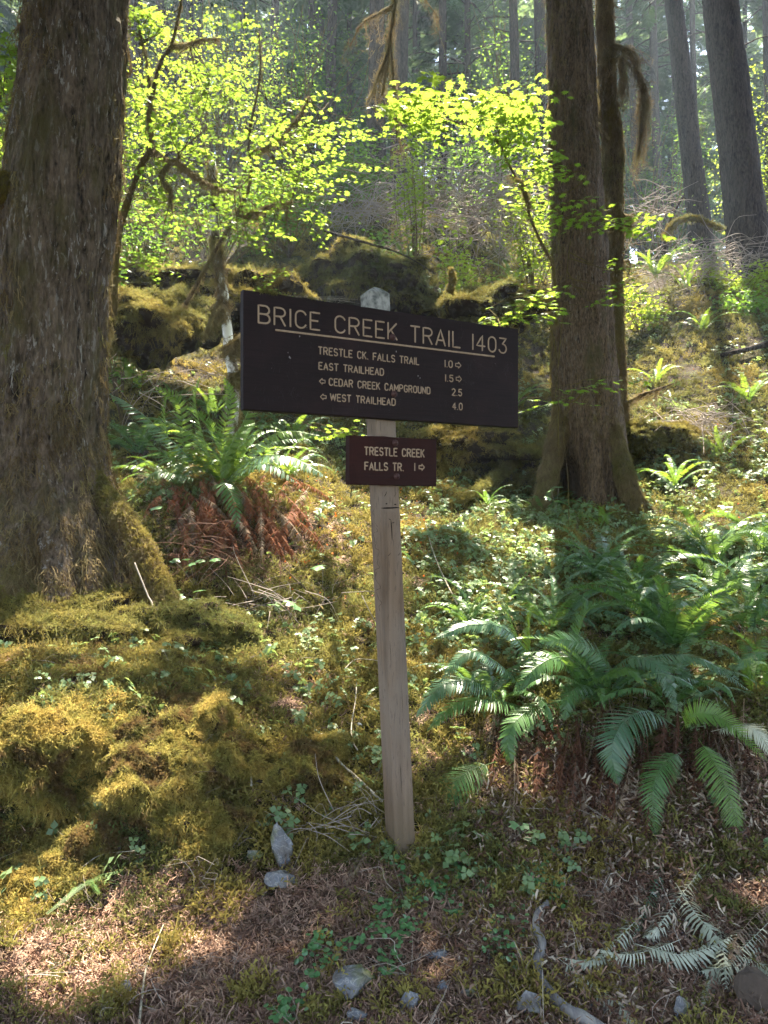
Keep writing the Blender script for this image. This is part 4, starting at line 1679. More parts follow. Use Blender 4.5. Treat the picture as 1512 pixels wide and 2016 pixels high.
ROCKS = [   # u, v, width px, height px, roll, seed, label
    (500, 1688, 34, 26, .2, 1, 'small pale rock beside the mossy shard, leftmost of the three by the needle patch'),
    (556, 1668, 48, 92, .0, 12, 'upright angular shard of grey rock with white veins at the bank foot'),
    (553, 1730, 58, 40, .3, 3, 'dark blue grey rock below the upright shard'),
    (692, 1935, 96, 66, .4, 4, 'largest pale grey rock at the bottom edge left of centre'),
    (700, 2002, 50, 30, .1, 5, 'grey rock cut by the bottom edge under the largest pale rock'),
    (806, 1974, 44, 50, .2, 6, 'blue grey block right of the largest pale rock'),
    (870, 1943, 28, 26, .0, 7, 'small blue grey stone above the driftwood left side'),
    (922, 1960, 30, 30, .5, 8, 'cube-like grey stone left of the driftwood'),
    (953, 1960, 20, 22, .1, 9, 'little grey stone touching the cube-like one'),
    (860, 1882, 44, 20, .3, 10, 'flat dark slate chips under the green trailing vine'),
    (1040, 1975, 62, 60, .2, 11, 'mossy pale rock left of the driftwood bend'),
    (1200, 1828, 36, 18, .1, 22, 'flat pale chip of stone right of the driftwood'),
    (1344, 1985, 46, 64, .7, 13, 'grey wedge of rock among bleached fronds at the bottom right'),
    (1195, 1655, 44, 26, .2, 14, 'dark rock half buried under the fern skirt'),
    (1255, 1717, 22, 14, .2, 15, 'small pale stone right of the dark buried rock'),
    (250, 1945, 28, 44, .1, 16, 'pale upright stone beside the thin stick at the lower left'),
    (672, 1660, 30, 20, .2, 17, 'blue grey pebble-sized rock left of the post foot'),
    (1495, 1950, 90, 110, .4, 18, 'dark brown boulder cut by the lower right corner'),
    (1330, 1720, 30, 22, .4, 19, 'round dark stone under the hanging dead frond'),
    (705, 1430, 15, 14, .2, 20, 'small white stone by the white forked twig left of the post'),
]
M_white = MT('white_stone')
M_white.finish((.72, .70, .66), .7, .3)
M_brn = MT('brown_stone')
M_brn.finish(M_brn.mix(M_brn.noise(14, detail=7), (.02, .016, .013), (.085, .06, .045)), .85, .2, M_brn.bump(M_brn.noise(30, detail=6), .8, .01))
for u, v, w, h, rz, sd, lab in ROCKS:
    b = GV(u, v + h * .32)
    Y = b[1]
    V, fs = rock_geo((w / 2 / F * Y * 1.25, w / 2 / F * Y * .9, h / 2 / F * Y * 1.15), sd, 22, 16, .10)
    if sd == 12:
        q_ = np.clip(V[:, 2] / (h / F * Y * .55), -1, 1)
        V[:, 0] = V[:, 0] * (1 - .55 * np.maximum(q_, 0)) - .012 * q_
    V = rotz(V, rz, -.25) + b + np.array([0, 0, h * .28 / F * Y])
    single('rock', lab, 'rock', Geo().add(V, fs), M_white.m if sd == 20 else (M_brn.m if sd in (14, 18, 19) else M_stone.m), 'rocks at the foot of the bank', smooth=False)


# ------------------------------------------------------------------ ferns
def frond_geo(C, width, up=(0, 0, 1), pairs=34, seed=0, stipe=.12, droop=.25, curl=0.0, miss=.0, tipw=.12, tint=.0):
    """a pinnate frond along curve C: rachis with separate pinnae"""
    r = np.random.default_rng(seed)
    C = spline(C, 60)
    T, N, B = frames(C, up)
    L = np.linalg.norm(np.diff(C, axis=0), axis=1).sum()
    g = Geo()
    g.add(*tube(C[::3], np.interp(np.linspace(0, 1, 20), [0, 1], [.0028, .0006]) * max(L, .25) * 1.2, 4), 0.5)
    step = L * (1 - stipe) / pairs
    for k in range(pairs):
        f = stipe + (1 - stipe) * (k + .5) / pairs
        i = min(58, int(f * 59))
        t_ = (k + .5) / pairs
        prof = min(1, .45 + 2.4 * t_) * (1 - t_ ** 2.2) ** .75 + tipw * (1 - t_)
        for sg in (-1, 1):
            if r.random() < miss:
                continue
            l = width / 2 * prof * r.uniform(.9, 1.08)
            w = step * .36 * r.uniform(.85, 1.1) * min(1.0, .5 + prof)
            a = C[i] + T[i] * step * .25 * sg
            ang = .22 + .55 * t_ + r.normal(0, .05)
            d = B[i] * sg * math.cos(ang) + T[i] * math.sin(ang) - N[i] * (droop + r.normal(0, .06))
            d /= np.linalg.norm(d)
            s = T[i] * math.cos(ang) - B[i] * sg * math.sin(ang) + N[i] * r.uniform(-.25, .35)
            s = s / np.linalg.norm(s)
            bend = T[i] * .16 - N[i] * (.18 + curl * r.uniform(.2, 1.6))
            st = [(0, .75), (.35, 1.0), (.72, .62)]
            V = []
            for q, ww in st:
                c = a + d * l * q + bend * l * q * q
                tw = curl * q * 2.2
                s2 = s * math.cos(tw) + N[i] * math.sin(tw)
                V += [c - s2 * w * ww, c + s2 * w * ww]
            V.append(a + d * l + bend * l)
            g.add(np.array(V), [np.array([[0, 1, 3, 2], [2, 3, 5, 4]]), np.array([[4, 5, 6]])], tint + r.uniform(0, .12))
    return g


M_fern = leaf_mat('sword_fern_green', (.034, .092, .030), (.075, .160, .045), (.28, .44, .05), .36, .38, .5, 1.5)
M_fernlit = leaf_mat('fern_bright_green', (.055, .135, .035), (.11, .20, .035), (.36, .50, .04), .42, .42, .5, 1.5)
M_fernblue = leaf_mat('sword_fern_blue_green', (.040, .095, .048), (.080, .155, .075), (.22, .36, .07), .30, .34, .6, 1.5)
M_dead = leaf_mat('dead_fern_red_brown', (.055, .024, .015), (.13, .060, .036), (.22, .085, .035), .3, .7, .2, 3)
M_deadred = leaf_mat('dead_fern_russet', (.13, .042, .02), (.25, .10, .05), (.40, .14, .05), .35, .7, .2, 3)
M_deadpale = leaf_mat('dead_fern_tan', (.12, .082, .058), (.26, .19, .13), (.25, .17, .1), .25, .7, .2, 3)
M_bleach = leaf_mat('dead_fern_bleached', (.32, .36, .27), (.58, .58, .46), (.5, .5, .35), .3, .6, .3, 3)

FR = []       # shared frond shapes: start at origin, run outwards along +x
for k_, (el, dr, wd) in enumerate([(1.25, .5, .15), (1.1, .9, .16), (.95, 1.2, .17), (.75, 1.1, .16), (1.35, .35, .14), (.55, 1.0, .17), (1.0, .7, .15), (.85, 1.5, .17)]):
    t = np.linspace(0, 1, 8)
    ang = el - (el + dr) * t ** 1.5 * .85
    st = np.cumsum(np.vstack([[0, 0, 0], np.stack([np.cos(ang), .10 * np.sin(t * 3 + k_), np.sin(ang)], -1)[1:]]), 0) / 7
    FR.append(frond_geo(st, wd, pairs=46, seed=k_ + 10))
FRM = {}


def fr_mesh(k, mat):
    if (k, mat.name) not in FRM:
        FRM[(k, mat.name)] = FR[k].mesh('frond', mat)
    return FRM[(k, mat.name)]


def fern(label, base, n, L, mats, seed, kinds=(0, 1, 2, 3, 4, 6), az=(0, 2 * PI), dead=0, tiltf=0.0, cat='fern', sub=None):
    r = np.random.default_rng(seed)
    t = sub or thing('sword_fern', label, cat, base, 'sword ferns on the slope')
    for k in range(n):
        q = kinds[int(r.integers(0, len(kinds)))]
        o = link('frond', fr_mesh(q, mats[int(r.integers(0, len(mats)))]), t)
        a = az[0] + (az[1] - az[0]) * (k + r.uniform(.1, .9)) / n
        o.rotation_euler = (r.uniform(-.3, .3), r.uniform(-.15, .15) + tiltf, a)
        s = L * r.uniform(.65, 1.1)
        o.scale = (s, s, s)
        o.location = (r.uniform(-.05, .05), r.uniform(-.05, .05), r.uniform(-.03, .02))
    for k in range(dead):
        o = link('dead_frond', fr_mesh((5, 7, 3, 2)[k % 4], M_dead if r.random() < .7 else M_deadpale), t)
        o.rotation_euler = (r.uniform(-.5, .5), r.uniform(.5, 1.25), r.uniform(az[0], az[1]))
        s = L * r.uniform(.5, .9)
        o.scale = (s, s, s)
        o.location = (r.uniform(-.08, .08), r.uniform(-.08, .08), r.uniform(-.02, .05))
    return t


def path_frond(parent, pts, width_px, mat, seed, pairs=36, name='frond', lift=(0, -.4, 1), label=None, **kw):
    """a frond through photo pixels at given depths"""
    C = np.array([P(u, v, Y) for u, v, Y in pts])
    g = frond_geo(C, width_px / F * C[:, 1].mean(), lift, pairs, seed, **kw)
    return part(name, g, mat, parent, label=label)


PI2 = 2 * PI
# the large group left of the sign
tF = fern('large sunlit fern clump left of the sign above red dead fronds', GV(450, 965), 24, 1.0, [M_fern, M_fernlit, M_fernblue], 1, (0, 1, 4, 6, 2), dead=14)
fern('', None, 12, 1.0, [M_fernlit, M_fern], 2, (0, 4, 6), sub=tF)
for pts, w, mt in [
        ([(440, 950, 5.6), (500, 905, 5.3), (570, 900, 5.1), (645, 940, 4.9)], 70, M_fernblue),
        ([(440, 955, 5.6), (480, 925, 5.3), (530, 915, 5.1), (585, 950, 4.95)], 60, M_fernblue),
        ([(430, 960, 5.5), (440, 950, 5.3), (458, 980, 5.15), (470, 1045, 5.05)], 62, M_fern),
        ([(450, 950, 5.6), (500, 880, 5.5), (560, 850, 5.4), (640, 860, 5.3)], 60, M_fernlit),
        ([(400, 940, 5.6), (330, 900, 5.5), (270, 850, 5.4), (215, 830, 5.3)], 60, M_fern),
        ([(400, 930, 5.6), (330, 860, 5.5), (260, 800, 5.4), (215, 775, 5.3)], 60, M_fernblue),
        ([(430, 930, 5.6), (470, 850, 5.6), (520, 770, 5.6), (600, 735, 5.6)], 50, M_fernlit),
        ([(420, 930, 5.6), (400, 860, 5.6), (385, 790, 5.6), (395, 740, 5.6)], 50, M_fernlit),
        ([(345, 940, 5.6), (335, 880, 5.6), (325, 820, 5.6), (330, 770, 5.6)], 50, M_fernlit),
        ([(360, 930, 5.6), (360, 860, 5.7), (350, 790, 5.7), (300, 760, 5.7)], 44, M_fernlit),
        ([(450, 930, 5.6), (440, 860, 5.7), (455, 790, 5.7), (440, 740, 5.7)], 44, M_fernlit),
        ([(395, 945, 5.5), (350, 935, 5.4), (310, 930, 5.3), (262, 965, 5.2)], 54, M_fern)]:
    path_frond(tF, pts, w, mt, int(pts[3][0]), 34)
fern('fern leaning over the red dead fronds left of the small board', GV(560, 940), 14, .75, [M_fern, M_fernblue, M_fernlit], 205, dead=6)
fern('fern at the front left of the large sunlit clump', GV(340, 960), 14, .7, [M_fern, M_fernlit], 206, dead=6)
fern('smaller fern in dappled light close against the massive left trunk', GV(270, 900), 16, .8, [M_fern, M_fernblue], 3, dead=5)
fern('fern half hidden behind the lower left of the big board', GV(570, 880), 14, .75, [M_fernlit, M_fern], 4)
fern('yellowish fern high on the left by the mossy overhang', GV(255, 760), 9, .6, [M_fernlit], 5, (0, 4, 6))
fern('fern in shadow between the overhang and the slim alder', GV(350, 800), 9, .55, [M_fern], 6)
fern('dark fern right behind the slim alder stem', GV(500, 850), 8, .5, [M_fern], 61)

# the big group right of the post
tR = thing('sword_fern', 'largest fern clump right of the post, long fronds drooping over a brown dead skirt', 'fern', GV(1180, 1390), 'sword ferns on the slope')
for k_, (pts, w, mt) in enumerate([
        ([(1150, 1375, 3.85), (1085, 1385, 3.65), (1025, 1410, 3.5), (1000, 1460, 3.42), (1014, 1525, 3.38)], 60, M_fern),
        ([(1330, 1430, 3.5), (1275, 1400, 3.35), (1225, 1425, 3.25), (1205, 1480, 3.2), (1218, 1545, 3.15)], 100, M_fernblue),
        ([(1345, 1480, 3.3), (1310, 1500, 3.2), (1285, 1560, 3.12), (1292, 1665, 3.05)], 74, M_fern),
        ([(1375, 1455, 3.3), (1405, 1500, 3.2), (1440, 1580, 3.1), (1462, 1675, 3.02)], 82, M_fernlit),
        ([(975, 1500, 3.4), (920, 1520, 3.3), (880, 1560, 3.22), (850, 1625, 3.15)], 92, M_fern),
        ([(1020, 1400, 3.8), (940, 1345, 3.6), (870, 1350, 3.5), (818, 1415, 3.4)], 72, M_fernblue),
        ([(1050, 1400, 3.8), (980, 1380, 3.6), (900, 1385, 3.5), (840, 1440, 3.4)], 66, M_fern),
        ([(1190, 1340, 3.9), (1260, 1300, 3.75), (1370, 1295, 3.6), (1480, 1362, 3.5)], 58, M_fernblue),
        ([(1180, 1340, 3.9), (1240, 1295, 3.75), (1300, 1315, 3.6), (1335, 1405, 3.5)], 62, M_fernblue),
        ([(1190, 1370, 3.8), (1150, 1350, 3.65), (1120, 1370, 3.55), (1112, 1420, 3.5)], 60, M_fern),
        ([(1130, 1360, 3.8), (1190, 1330, 3.65), (1240, 1320, 3.55), (1272, 1350, 3.5)], 44, M_fernlit),
        ([(1040, 1370, 3.8), (985, 1310, 3.7), (920, 1285, 3.6), (862, 1350, 3.5)], 52, M_fernblue),
        ([(1080, 1370, 3.9), (1010, 1250, 3.8), (930, 1230, 3.7), (850, 1260, 3.6)], 46, M_fernblue),
        ([(1230, 1370, 3.8), (1180, 1290, 3.8), (1120, 1260, 3.7), (1060, 1265, 3.6)], 60, M_fern),
        ([(1100, 1340, 4.0), (1030, 1270, 3.9), (1000, 1190, 3.9), (1035, 1130, 3.9)], 54, M_fernlit),
        ([(1040, 1345, 3.9), (1044, 1290, 3.9), (1042, 1240, 3.9), (1048, 1185, 3.9)], 52, M_fernlit),
        ([(1150, 1340, 3.9), (1135, 1270, 3.9), (1160, 1200, 3.9), (1250, 1190, 3.8)], 58, M_fern),
        ([(1340, 1440, 3.4), (1370, 1405, 3.3), (1430, 1420, 3.25), (1512, 1500, 3.15)], 56, M_fernlit),
        ([(1400, 1440, 3.4), (1450, 1430, 3.3), (1490, 1440, 3.2), (1530, 1500, 3.15)], 60, M_bleach),
        ([(1520, 1285, 3.4), (1490, 1288, 3.4), (1465, 1300, 3.4), (1450, 1320, 3.4)], 40, M_fernblue),
        ([(1160, 1370, 3.85), (1110, 1300, 3.75), (1060, 1310, 3.65), (1010, 1370, 3.55)], 64, M_fern)]):
    path_frond(tR, pts, w * 1.08, mt, 200 + k_, 52, droop=.14)
path_frond(tR, [(858, 1600, 3.18), (852, 1640, 3.12), (860, 1690, 3.08)], 20, M_dead, 260, 22, 'dead_frond', curl=.4, label='shrivelled orange tip of a drooping frond')
r_ = np.random.default_rng(8)
for k_ in range(80):     # dead skirt: brown fronds hanging under the green ones
    u, v = r_.uniform(960, 1500), r_.uniform(1385, 1500)
    b = GV(u, v)
    e = GV(u + r_.uniform(-70, 60), min(1735, v + r_.uniform(90, 220)))
    mid = (b + e) / 2 + np.array([0, -.04, r_.uniform(.02, .10)])
    g = frond_geo(np.array([b + [0, 0, .07], mid, e + [0, 0, .012]]), r_.uniform(.05, .12), (r_.uniform(-.6, .6), -.5, 1), 38, 300 + k_, curl=r_.uniform(.5, 1.6), miss=.25, droop=.3)
    part('dead_frond', g, M_dead if r_.random() < .62 else M_deadpale, tR)
fern('', None, 20, .66, [M_fern, M_fernblue], 201, (0, 1, 4, 6), sub=tR)
fern('fern left of the largest clump, touching the post', GV(960, 1390), 15, .55, [M_fernblue, M_fern], 202, (0, 1, 4, 6, 2))
fern('fern between the largest clump and the right edge', GV(1330, 1400), 14, .6, [M_fern, M_fernblue], 203, (0, 1, 4, 6))
fern('fern on the slope right of the post, above the long fronds', GV(930, 1240), 12, .5, [M_fern], 204, (0, 1, 4, 6))
tR2 = fern('tall upright ferns behind the largest clump, right of the picture', GV(1330, 1290), 18, .85, [M_fernblue, M_fern, M_fern], 21, (0, 4, 6), dead=4)
fern('', None, 10, .8, [M_fern], 22, (0, 4), sub=tR2)
fern('upright blue green fern by the right picture edge', GV(1470, 1250), 16, .85, [M_fernblue, M_fern], 23, (0, 4, 6, 1))
fern('low fern in front of the right picture edge above the skirt', GV(1500, 1370), 12, .6, [M_fern, M_fernlit], 24, (0, 4, 6))
fern('tall upright fern directly under the straight right trunk', GV(1170, 1150), 15, .8, [M_fern, M_fernblue], 211, (0, 4, 6, 1))
fern('tall fern above the long arching fronds, middle of the right slope', GV(1280, 1230), 16, .8, [M_fernblue, M_fern], 212, (0, 4, 6))
fern('upright fern near the right edge between two others', GV(1410, 1190), 16, .85, [M_fernblue, M_fern], 213, (0, 4, 6))
fern('fern behind the left side of the largest clump', GV(1085, 1250), 15, .7, [M_fernblue, M_fern], 25, (0, 1, 4, 6))
fern('loose fern in the middle of the right slope', GV(1230, 1180), 15, .8, [M_fernblue, M_fern], 26, (0, 1, 4, 6))
fern('fern on the slope near the right edge, below the mossy root hump', GV(1400, 1120), 15, .85, [M_fernblue, M_fern], 27, (0, 1, 4, 6))
fern('fern at the right picture edge on the upper slope', GV(1500, 1100), 12, .8, [M_fern, M_fernblue], 28, (0, 1, 4, 6))
fern('small bright fern in front of the flared right trunk', GV(1190, 1045), 7, .42, [M_fernlit], 29, (0, 4))
fern('dark fern left of the hollow in the right trunk', GV(1070, 1010), 10, .55, [M_fernblue, M_fern], 30)
fern('low fern left of the right trunk on the bright slope', GV(960, 1000), 8, .45, [M_fern], 31)
fern('low fern close behind the post left side', GV(690, 1400), 5, .22, [M_fern], 32)
fern('blue green frond tuft just right of the post', GV(822, 1120), 5, .3, [M_fernblue], 33)
fern('sparse fern on the sunny slope right of the root hump', GV(1420, 900), 8, .6, [M_fernlit], 34, (0, 4))
fern('fern on the mossy mound under the forest edge', GV(800, 520), 10, .8, [M_fernlit, M_fern], 35, (0, 1, 4))
fern('bright fern on the hill crest right of the snag', P(1290, 545, 12.5), 11, .85, [M_fernlit], 36, (0, 4, 6))
fern('bright fern on the hill crest, second right of the snag', P(1350, 565, 12.2), 9, .7, [M_fernlit], 37, (0, 4, 6))
fern('small fern on the sunny hill left of the right trunk', P(1010, 560, 11.5), 8, .7, [M_fernlit, M_fern], 38)
fern('fern low on the lit hill right of the snag', GV(1290, 760), 8, .6, [M_fernlit], 39, (0, 4))

# bleached fronds lying on the ground at the lower right
tB = thing('fallen_frond_pile', 'pale bleached fern fronds lying flat at the lower right corner', 'dead fronds', GV(1330, 1880))
for k_, (pts, w, mt) in enumerate([
        ([(1095, 1885), (1150, 1925), (1215, 1975), (1262, 2030)], 84, M_bleach), ([(1270, 1795), (1215, 1850), (1170, 1890), (1110, 1888)], 60, M_bleach),
        ([(1330, 1740), (1370, 1800), (1420, 1860), (1430, 1950)], 76, M_bleach), ([(1400, 1780), (1420, 1850), (1400, 1930), (1375, 1990)], 70, M_bleach),
        ([(1520, 1810), (1470, 1860), (1430, 1900), (1380, 1915)], 84, M_bleach), ([(1540, 1770), (1490, 1800), (1450, 1850), (1440, 1900)], 70, M_deadpale),
        ([(1300, 1680), (1290, 1740), (1265, 1800), (1240, 1850)], 58, M_fernblue), ([(1390, 1700), (1345, 1760), (1300, 1820), (1270, 1850)], 60, M_bleach),
        ([(1340, 1850), (1290, 1870), (1230, 1880), (1180, 1870)], 50, M_bleach), ([(1130, 1790), (1155, 1850), (1170, 1890), (1180, 1920)], 34, M_deadpale),
        ([(1440, 1880), (1500, 1900), (1540, 1930), (1570, 1950)], 60, M_bleach), ([(1250, 1860), (1330, 1880), (1390, 1870), (1450, 1840)], 60, M_bleach)]):
    C = np.array([GV(u, v, .025 + .012 * (k_ % 3)) for u, v in pts])
    g = frond_geo(C, w * 1.1 / F * C[:, 1].mean(), (0, -.1, 1), 26, 400 + k_, curl=.55, droop=.0, miss=.06)
    part('dead_frond', g, mt, tB)
tD = thing('dead_fern', 'red brown dead fronds lying over the ground below the left fern clump', 'dead fronds', GV(500, 1060))
for k_ in range(64):
    u, v = r_.uniform(320, 610), r_.uniform(955, 1060)
    b, e = GV(u, v), GV(u + r_.uniform(-60, 110), v + r_.uniform(30, 90))
    g = frond_geo(np.array([b + [0, 0, .14], (b + e) / 2 + [0, 0, .12], e + [0, 0, .02]]), r_.uniform(.08, .14), (0, -.4, 1), 22, 500 + k_, curl=.5, miss=.15)
    part('dead_frond', g, M_deadred if r_.random() < .8 else M_deadpale, tD)
tD = thing('dead_fern', 'brown dead fronds fallen left of the post foot', 'dead fronds', GV(690, 1700))
for k_, pts in enumerate([[(755, 1620), (720, 1680), (690, 1730)], [(700, 1600), (690, 1640), (650, 1690)], [(740, 1650), (700, 1700), (680, 1760)]]):
    C = np.array([GV(u, v, .03) for u, v in pts])
    part('dead_frond', frond_geo(C, .07, (0, -.2, 1), 22, 540 + k_, curl=.6, miss=.1), M_deadpale, tD)

# ------------------------------------------------------------------ vine maples
def palmate(n=9, seed=0, notch=.55):
    """vine-maple leaf, unit radius, petiole at -x, in the xy plane"""
    r = np.random.default_rng(seed)
    pts = []
    for k in range(n):
        a = -2.45 + 4.9 * k / (n - 1)
        R = (1 - .28 * abs(a / 2.45) ** 1.5) * r.uniform(.93, 1.05)
        pts.append((a, R))
        if k < n - 1:
            pts.append((a + 2.45 / (n - 1), notch * (1 - .12 * abs(a / 2.45)) * r.uniform(.93, 1.07)))
    V = [(0, 0, .02)]
    for a, R in pts:
        V.append((R * math.cos(a), R * math.sin(a), -.20 * R * R + r.normal(0, .03)))
    m_ = len(pts)
    Fc = [(0, k, k + 1) for k in range(1, m_)]
    V.append((-.12, 0, 0))
    Fc.append((0, m_, m_ + 1))
    Fc.append((0, m_ + 1, 1))
    return np.array(V) + [.25, 0, 0], [np.array(Fc)]


MLV = [palmate(9, s) for s in range(3)] + [palmate(7, 5, .5)]
M_maple = leaf_mat('vine_maple_leaf', (.065, .13, .020), (.11, .18, .028), (.33, .47, .05), .55, .45, .35, 1.2)
M_maple2 = leaf_mat('shade_maple_leaf', (.05, .12, .02), (.09, .17, .025), (.34, .50, .04), .5, .45, .35, 1.2)
LEAFM = {}


def leaf_mesh(k, mat):
    if (k, mat.name) not in LEAFM:
        LEAFM[(k, mat.name)] = Geo().add(*MLV[k]).mesh('leaf', mat, False)
    return LEAFM[(k, mat.name)]


def maple(label, base, stems, zones, mat, seed, individual=120, mossy=900, name='vine_maple', cat='tree', flatten=.30):
    """stems: list of ([(u,v,Y)..], r0, r1); zones: (u, v, Y, ru, rv, dY, sprays, leaf size)"""
    r = np.random.default_rng(seed)
    t = thing(name, label, cat, base, 'trees' if cat == 'tree' else 'shrubs')
    nodes = []
    for pts, r0, r1 in stems:
        C = spline([P(*p) for p in pts], 40)
        nodes.append(C)
        R = np.linspace(r0, r1, 40) * .72
        Vr, Fr = tube(C, R, 8, lump=.3, seed=int(r.integers(1e6)))
        b = part('branch', Geo().add(Vr, Fr), bark_twig, t)
        if mossy and r0 > .009:
            moss_on(b, Vr, Fr, int(mossy * r.uniform(.2, .5)), S_strand, 6, .15, .6)
            moss_on(b, Vr, Fr, int(mossy * .02), S_beard, 5, .2, .5)
    nodes = np.vstack(nodes) if nodes else np.array([base])
    LP, LM, LS = [], [], []
    gt = Geo()
    for u, v, Y, ru, rv, dY, ns, ls in zones:
        for _ in range(ns):
            a_, q = r.uniform(0, 2 * PI), math.sqrt(r.uniform(0, 1))
            c = P(u + ru * q * math.cos(a_), v + rv * q * math.sin(a_), Y + r.uniform(-dY, dY))
            az = r.uniform(0, 2 * PI)
            L = ls * r.uniform(3.5, 6.5)
            d = np.array([math.cos(az), math.sin(az), r.uniform(-.25, .2)])
            s0 = c - d * L / 2
            C = spline([s0, c + r.normal(0, .02, 3), c + d * L / 2 - [0, 0, .04]], 8)
            gt.add(*tube(C, np.linspace(.0028, .0009, 8), 4))
            dn = np.linalg.norm(nodes - s0, axis=1)
            j = int(r.choice(np.argsort(dn)[:12]))
            if dn[j] < .9 and r.random() < .5:
                gt.add(*tube(spline([nodes[j], (nodes[j] + s0) / 2 + r.normal(0, .06, 3) - [0, 0, .03], s0], 8), np.linspace(.005, .002, 8), 4))
            m_ = int(r.integers(6, 12))
            for k in range(m_):
                f = (k + .7) / m_
                p = C[0] + (C[-1] - C[0]) * f
                sd = 1 if k % 2 else -1
                an = az + sd * r.uniform(.5, 1.2) * (1 - .5 * f)
                fw = np.array([math.cos(an), math.sin(an), r.uniform(-.35, .05)])
                LP.append(p + fw * ls * .45)
                nr = np.array([0, 0, 1.0]) + r.normal(0, flatten, 3)
                LM.append((fw, nr))
                LS.append(ls / 2 * r.uniform(.7, 1.2))
    LP = np.array(LP)
    M = basis(np.array([a for a, b in LM]), np.array([b for a, b in LM]))
    LS = np.array(LS)
    kd = r.integers(0, 4, len(LP))
    order = np.argsort(LP[:, 1] - LS * 30)
    indiv = order[:individual]
    org = np.array(t.location)
    for i in indiv:
        o = link('leaf', leaf_mesh(int(kd[i]), mat), t)
        A = Matrix(M[i].tolist()) * float(LS[i])
        o.matrix_local = Matrix.Translation(Vector(LP[i] - org)) @ A.to_4x4()
    rest = np.setdiff1d(np.arange(len(LP)), indiv)
    if len(rest):
        g = Geo()
        for q in range(4):
            s = rest[kd[rest] == q]
            if len(s):
                W, fs, _ = replicate(MLV[q], M[s] * LS[s][:, None, None], LP[s])
                g.add(W, fs, np.repeat(r.uniform(0, .4, len(s)), len(MLV[q][0])))
        part('foliage', g, mat, t, kind='stuff', smooth=False)
    part('twigs', gt, bark_twig, t, kind='stuff')
    return t


maple('large vine maple right of the massive left trunk, glowing leaves on mossy limbs', G(232, 6.6),
      [([(222, 620, 6.6), (232, 470, 6.6), (270, 345, 6.5), (296, 290, 6.5), (294, 215, 6.5), (318, 120, 6.5), (338, 88, 6.5), (358, 0, 6.4)], .045, .014),
       ([(296, 290, 6.5), (322, 312, 6.4), (348, 316, 6.3), (352, 300, 6.3)], .022, .012),
       ([(335, 316, 6.35), (318, 348, 6.3), (334, 372, 6.3), (336, 400, 6.3)], .020, .006),
       ([(352, 322, 6.3), (392, 352, 6.2), (430, 372, 6.2), (470, 378, 6.2)], .020, .006),
       ([(338, 90, 6.5), (365, 88, 6.4), (400, 78, 6.4), (430, 76, 6.4)], .015, .006),
       ([(365, 600, 7.2), (420, 500, 7.1), (470, 415, 7.0), (494, 350, 7.0), (490, 270, 7.0), (512, 150, 7.0), (510, 60, 7.0)], .026, .010),
       ([(470, 430, 7.0), (510, 415, 6.8), (545, 402, 6.7), (575, 398, 6.7)], .022, .008),
       ([(500, 300, 7.0), (540, 280, 6.9), (580, 240, 6.8), (610, 190, 6.8)], .010, .004),
       ([(300, 240, 6.5), (290, 130, 6.6), (272, 60, 6.6)], .010, .004)],
      [(340, 200, 6.5, 105, 80, .6, 34, .088), (420, 170, 6.8, 60, 45, .5, 12, .085), (300, 300, 6.8, 80, 60, .5, 18, .078), (450, 310, 7.0, 120, 70, .9, 24, .075), (650, 310, 7.0, 100, 80, .4, 20, .07), (420, 240, 7.8, 180, 110, 1.0, 30, .07),
       (600, 260, 7.2, 110, 75, .8, 30, .074), (600, 360, 7.0, 90, 50, .6, 26, .070), (270, 20, 6.6, 40, 20, .3, 8, .08), (300, 60, 6.8, 30, 30, .3, 6, .08),
       (400, 400, 6.8, 150, 45, .5, 30, .07), (520, 440, 6.8, 140, 40, .5, 22, .07), (300, 510, 6.6, 60, 30, .4, 9, .065), (520, 560, 6.8, 50, 40, .3, 9, .06), (430, 90, 7.6, 120, 80, .8, 14, .07)],
      M_maple, 1, 300, 900)
maple('vine maple foliage behind the left side of the massive left trunk', G(-60, 6.0),
      [([(-120, 900, 6), (-80, 500, 6), (-20, 260, 6), (20, 120, 6)], .03, .008)],
      [(10, 220, 6, 50, 110, .4, 26, .085), (5, 110, 5.2, 30, 20, .2, 5, .12), (10, 320, 6.4, 30, 60, .3, 10, .07)], M_maple, 2, 60, 300)
maple('vine maple arching over the right of the sign, one bright level bough of large leaves', G(1092, 7.6),
      [([(1096, 640, 7.4), (1090, 530, 7.2), (1072, 490, 7.0), (1044, 430, 6.6), (1036, 390, 6.4), (1000, 320, 6.2), (985, 285, 6.1), (966, 262, 6.0)], .024, .009),
       ([(985, 285, 6.1), (940, 255, 6.0), (880, 235, 5.9), (800, 205, 5.8)], .009, .004),
       ([(1040, 400, 6.4), (1028, 360, 6.3), (1004, 345, 6.2)], .010, .004)],
      [(900, 215, 5.9, 145, 46, .7, 22, .115), (820, 220, 5.9, 50, 36, .4, 14, .10), (1010, 250, 6.0, 45, 50, .4, 16, .10), (1050, 330, 6.4, 60, 60, .5, 16, .085),
       (1060, 400, 6.6, 40, 40, .4, 10, .08), (990, 190, 5.9, 60, 20, .3, 9, .11)],
      M_maple, 3, 260, 500)
maple('low thin-leaved branch crossing in front of the straight right trunk', G(1085, 7.0),
      [([(1092, 800, 7.6), (1110, 600, 7.3), (1130, 450, 7.0), (1180, 430, 6.8)], .008, .003)],
      [(1150, 420, 6.8, 60, 30, .3, 9, .10), (1230, 440, 6.8, 60, 26, .3, 7, .09), (1110, 318, 6.9, 30, 12, .2, 3, .09), (1230, 560, 7.2, 60, 50, .3, 9, .07)],
      M_maple2, 4, 60, 0, flatten=.15)
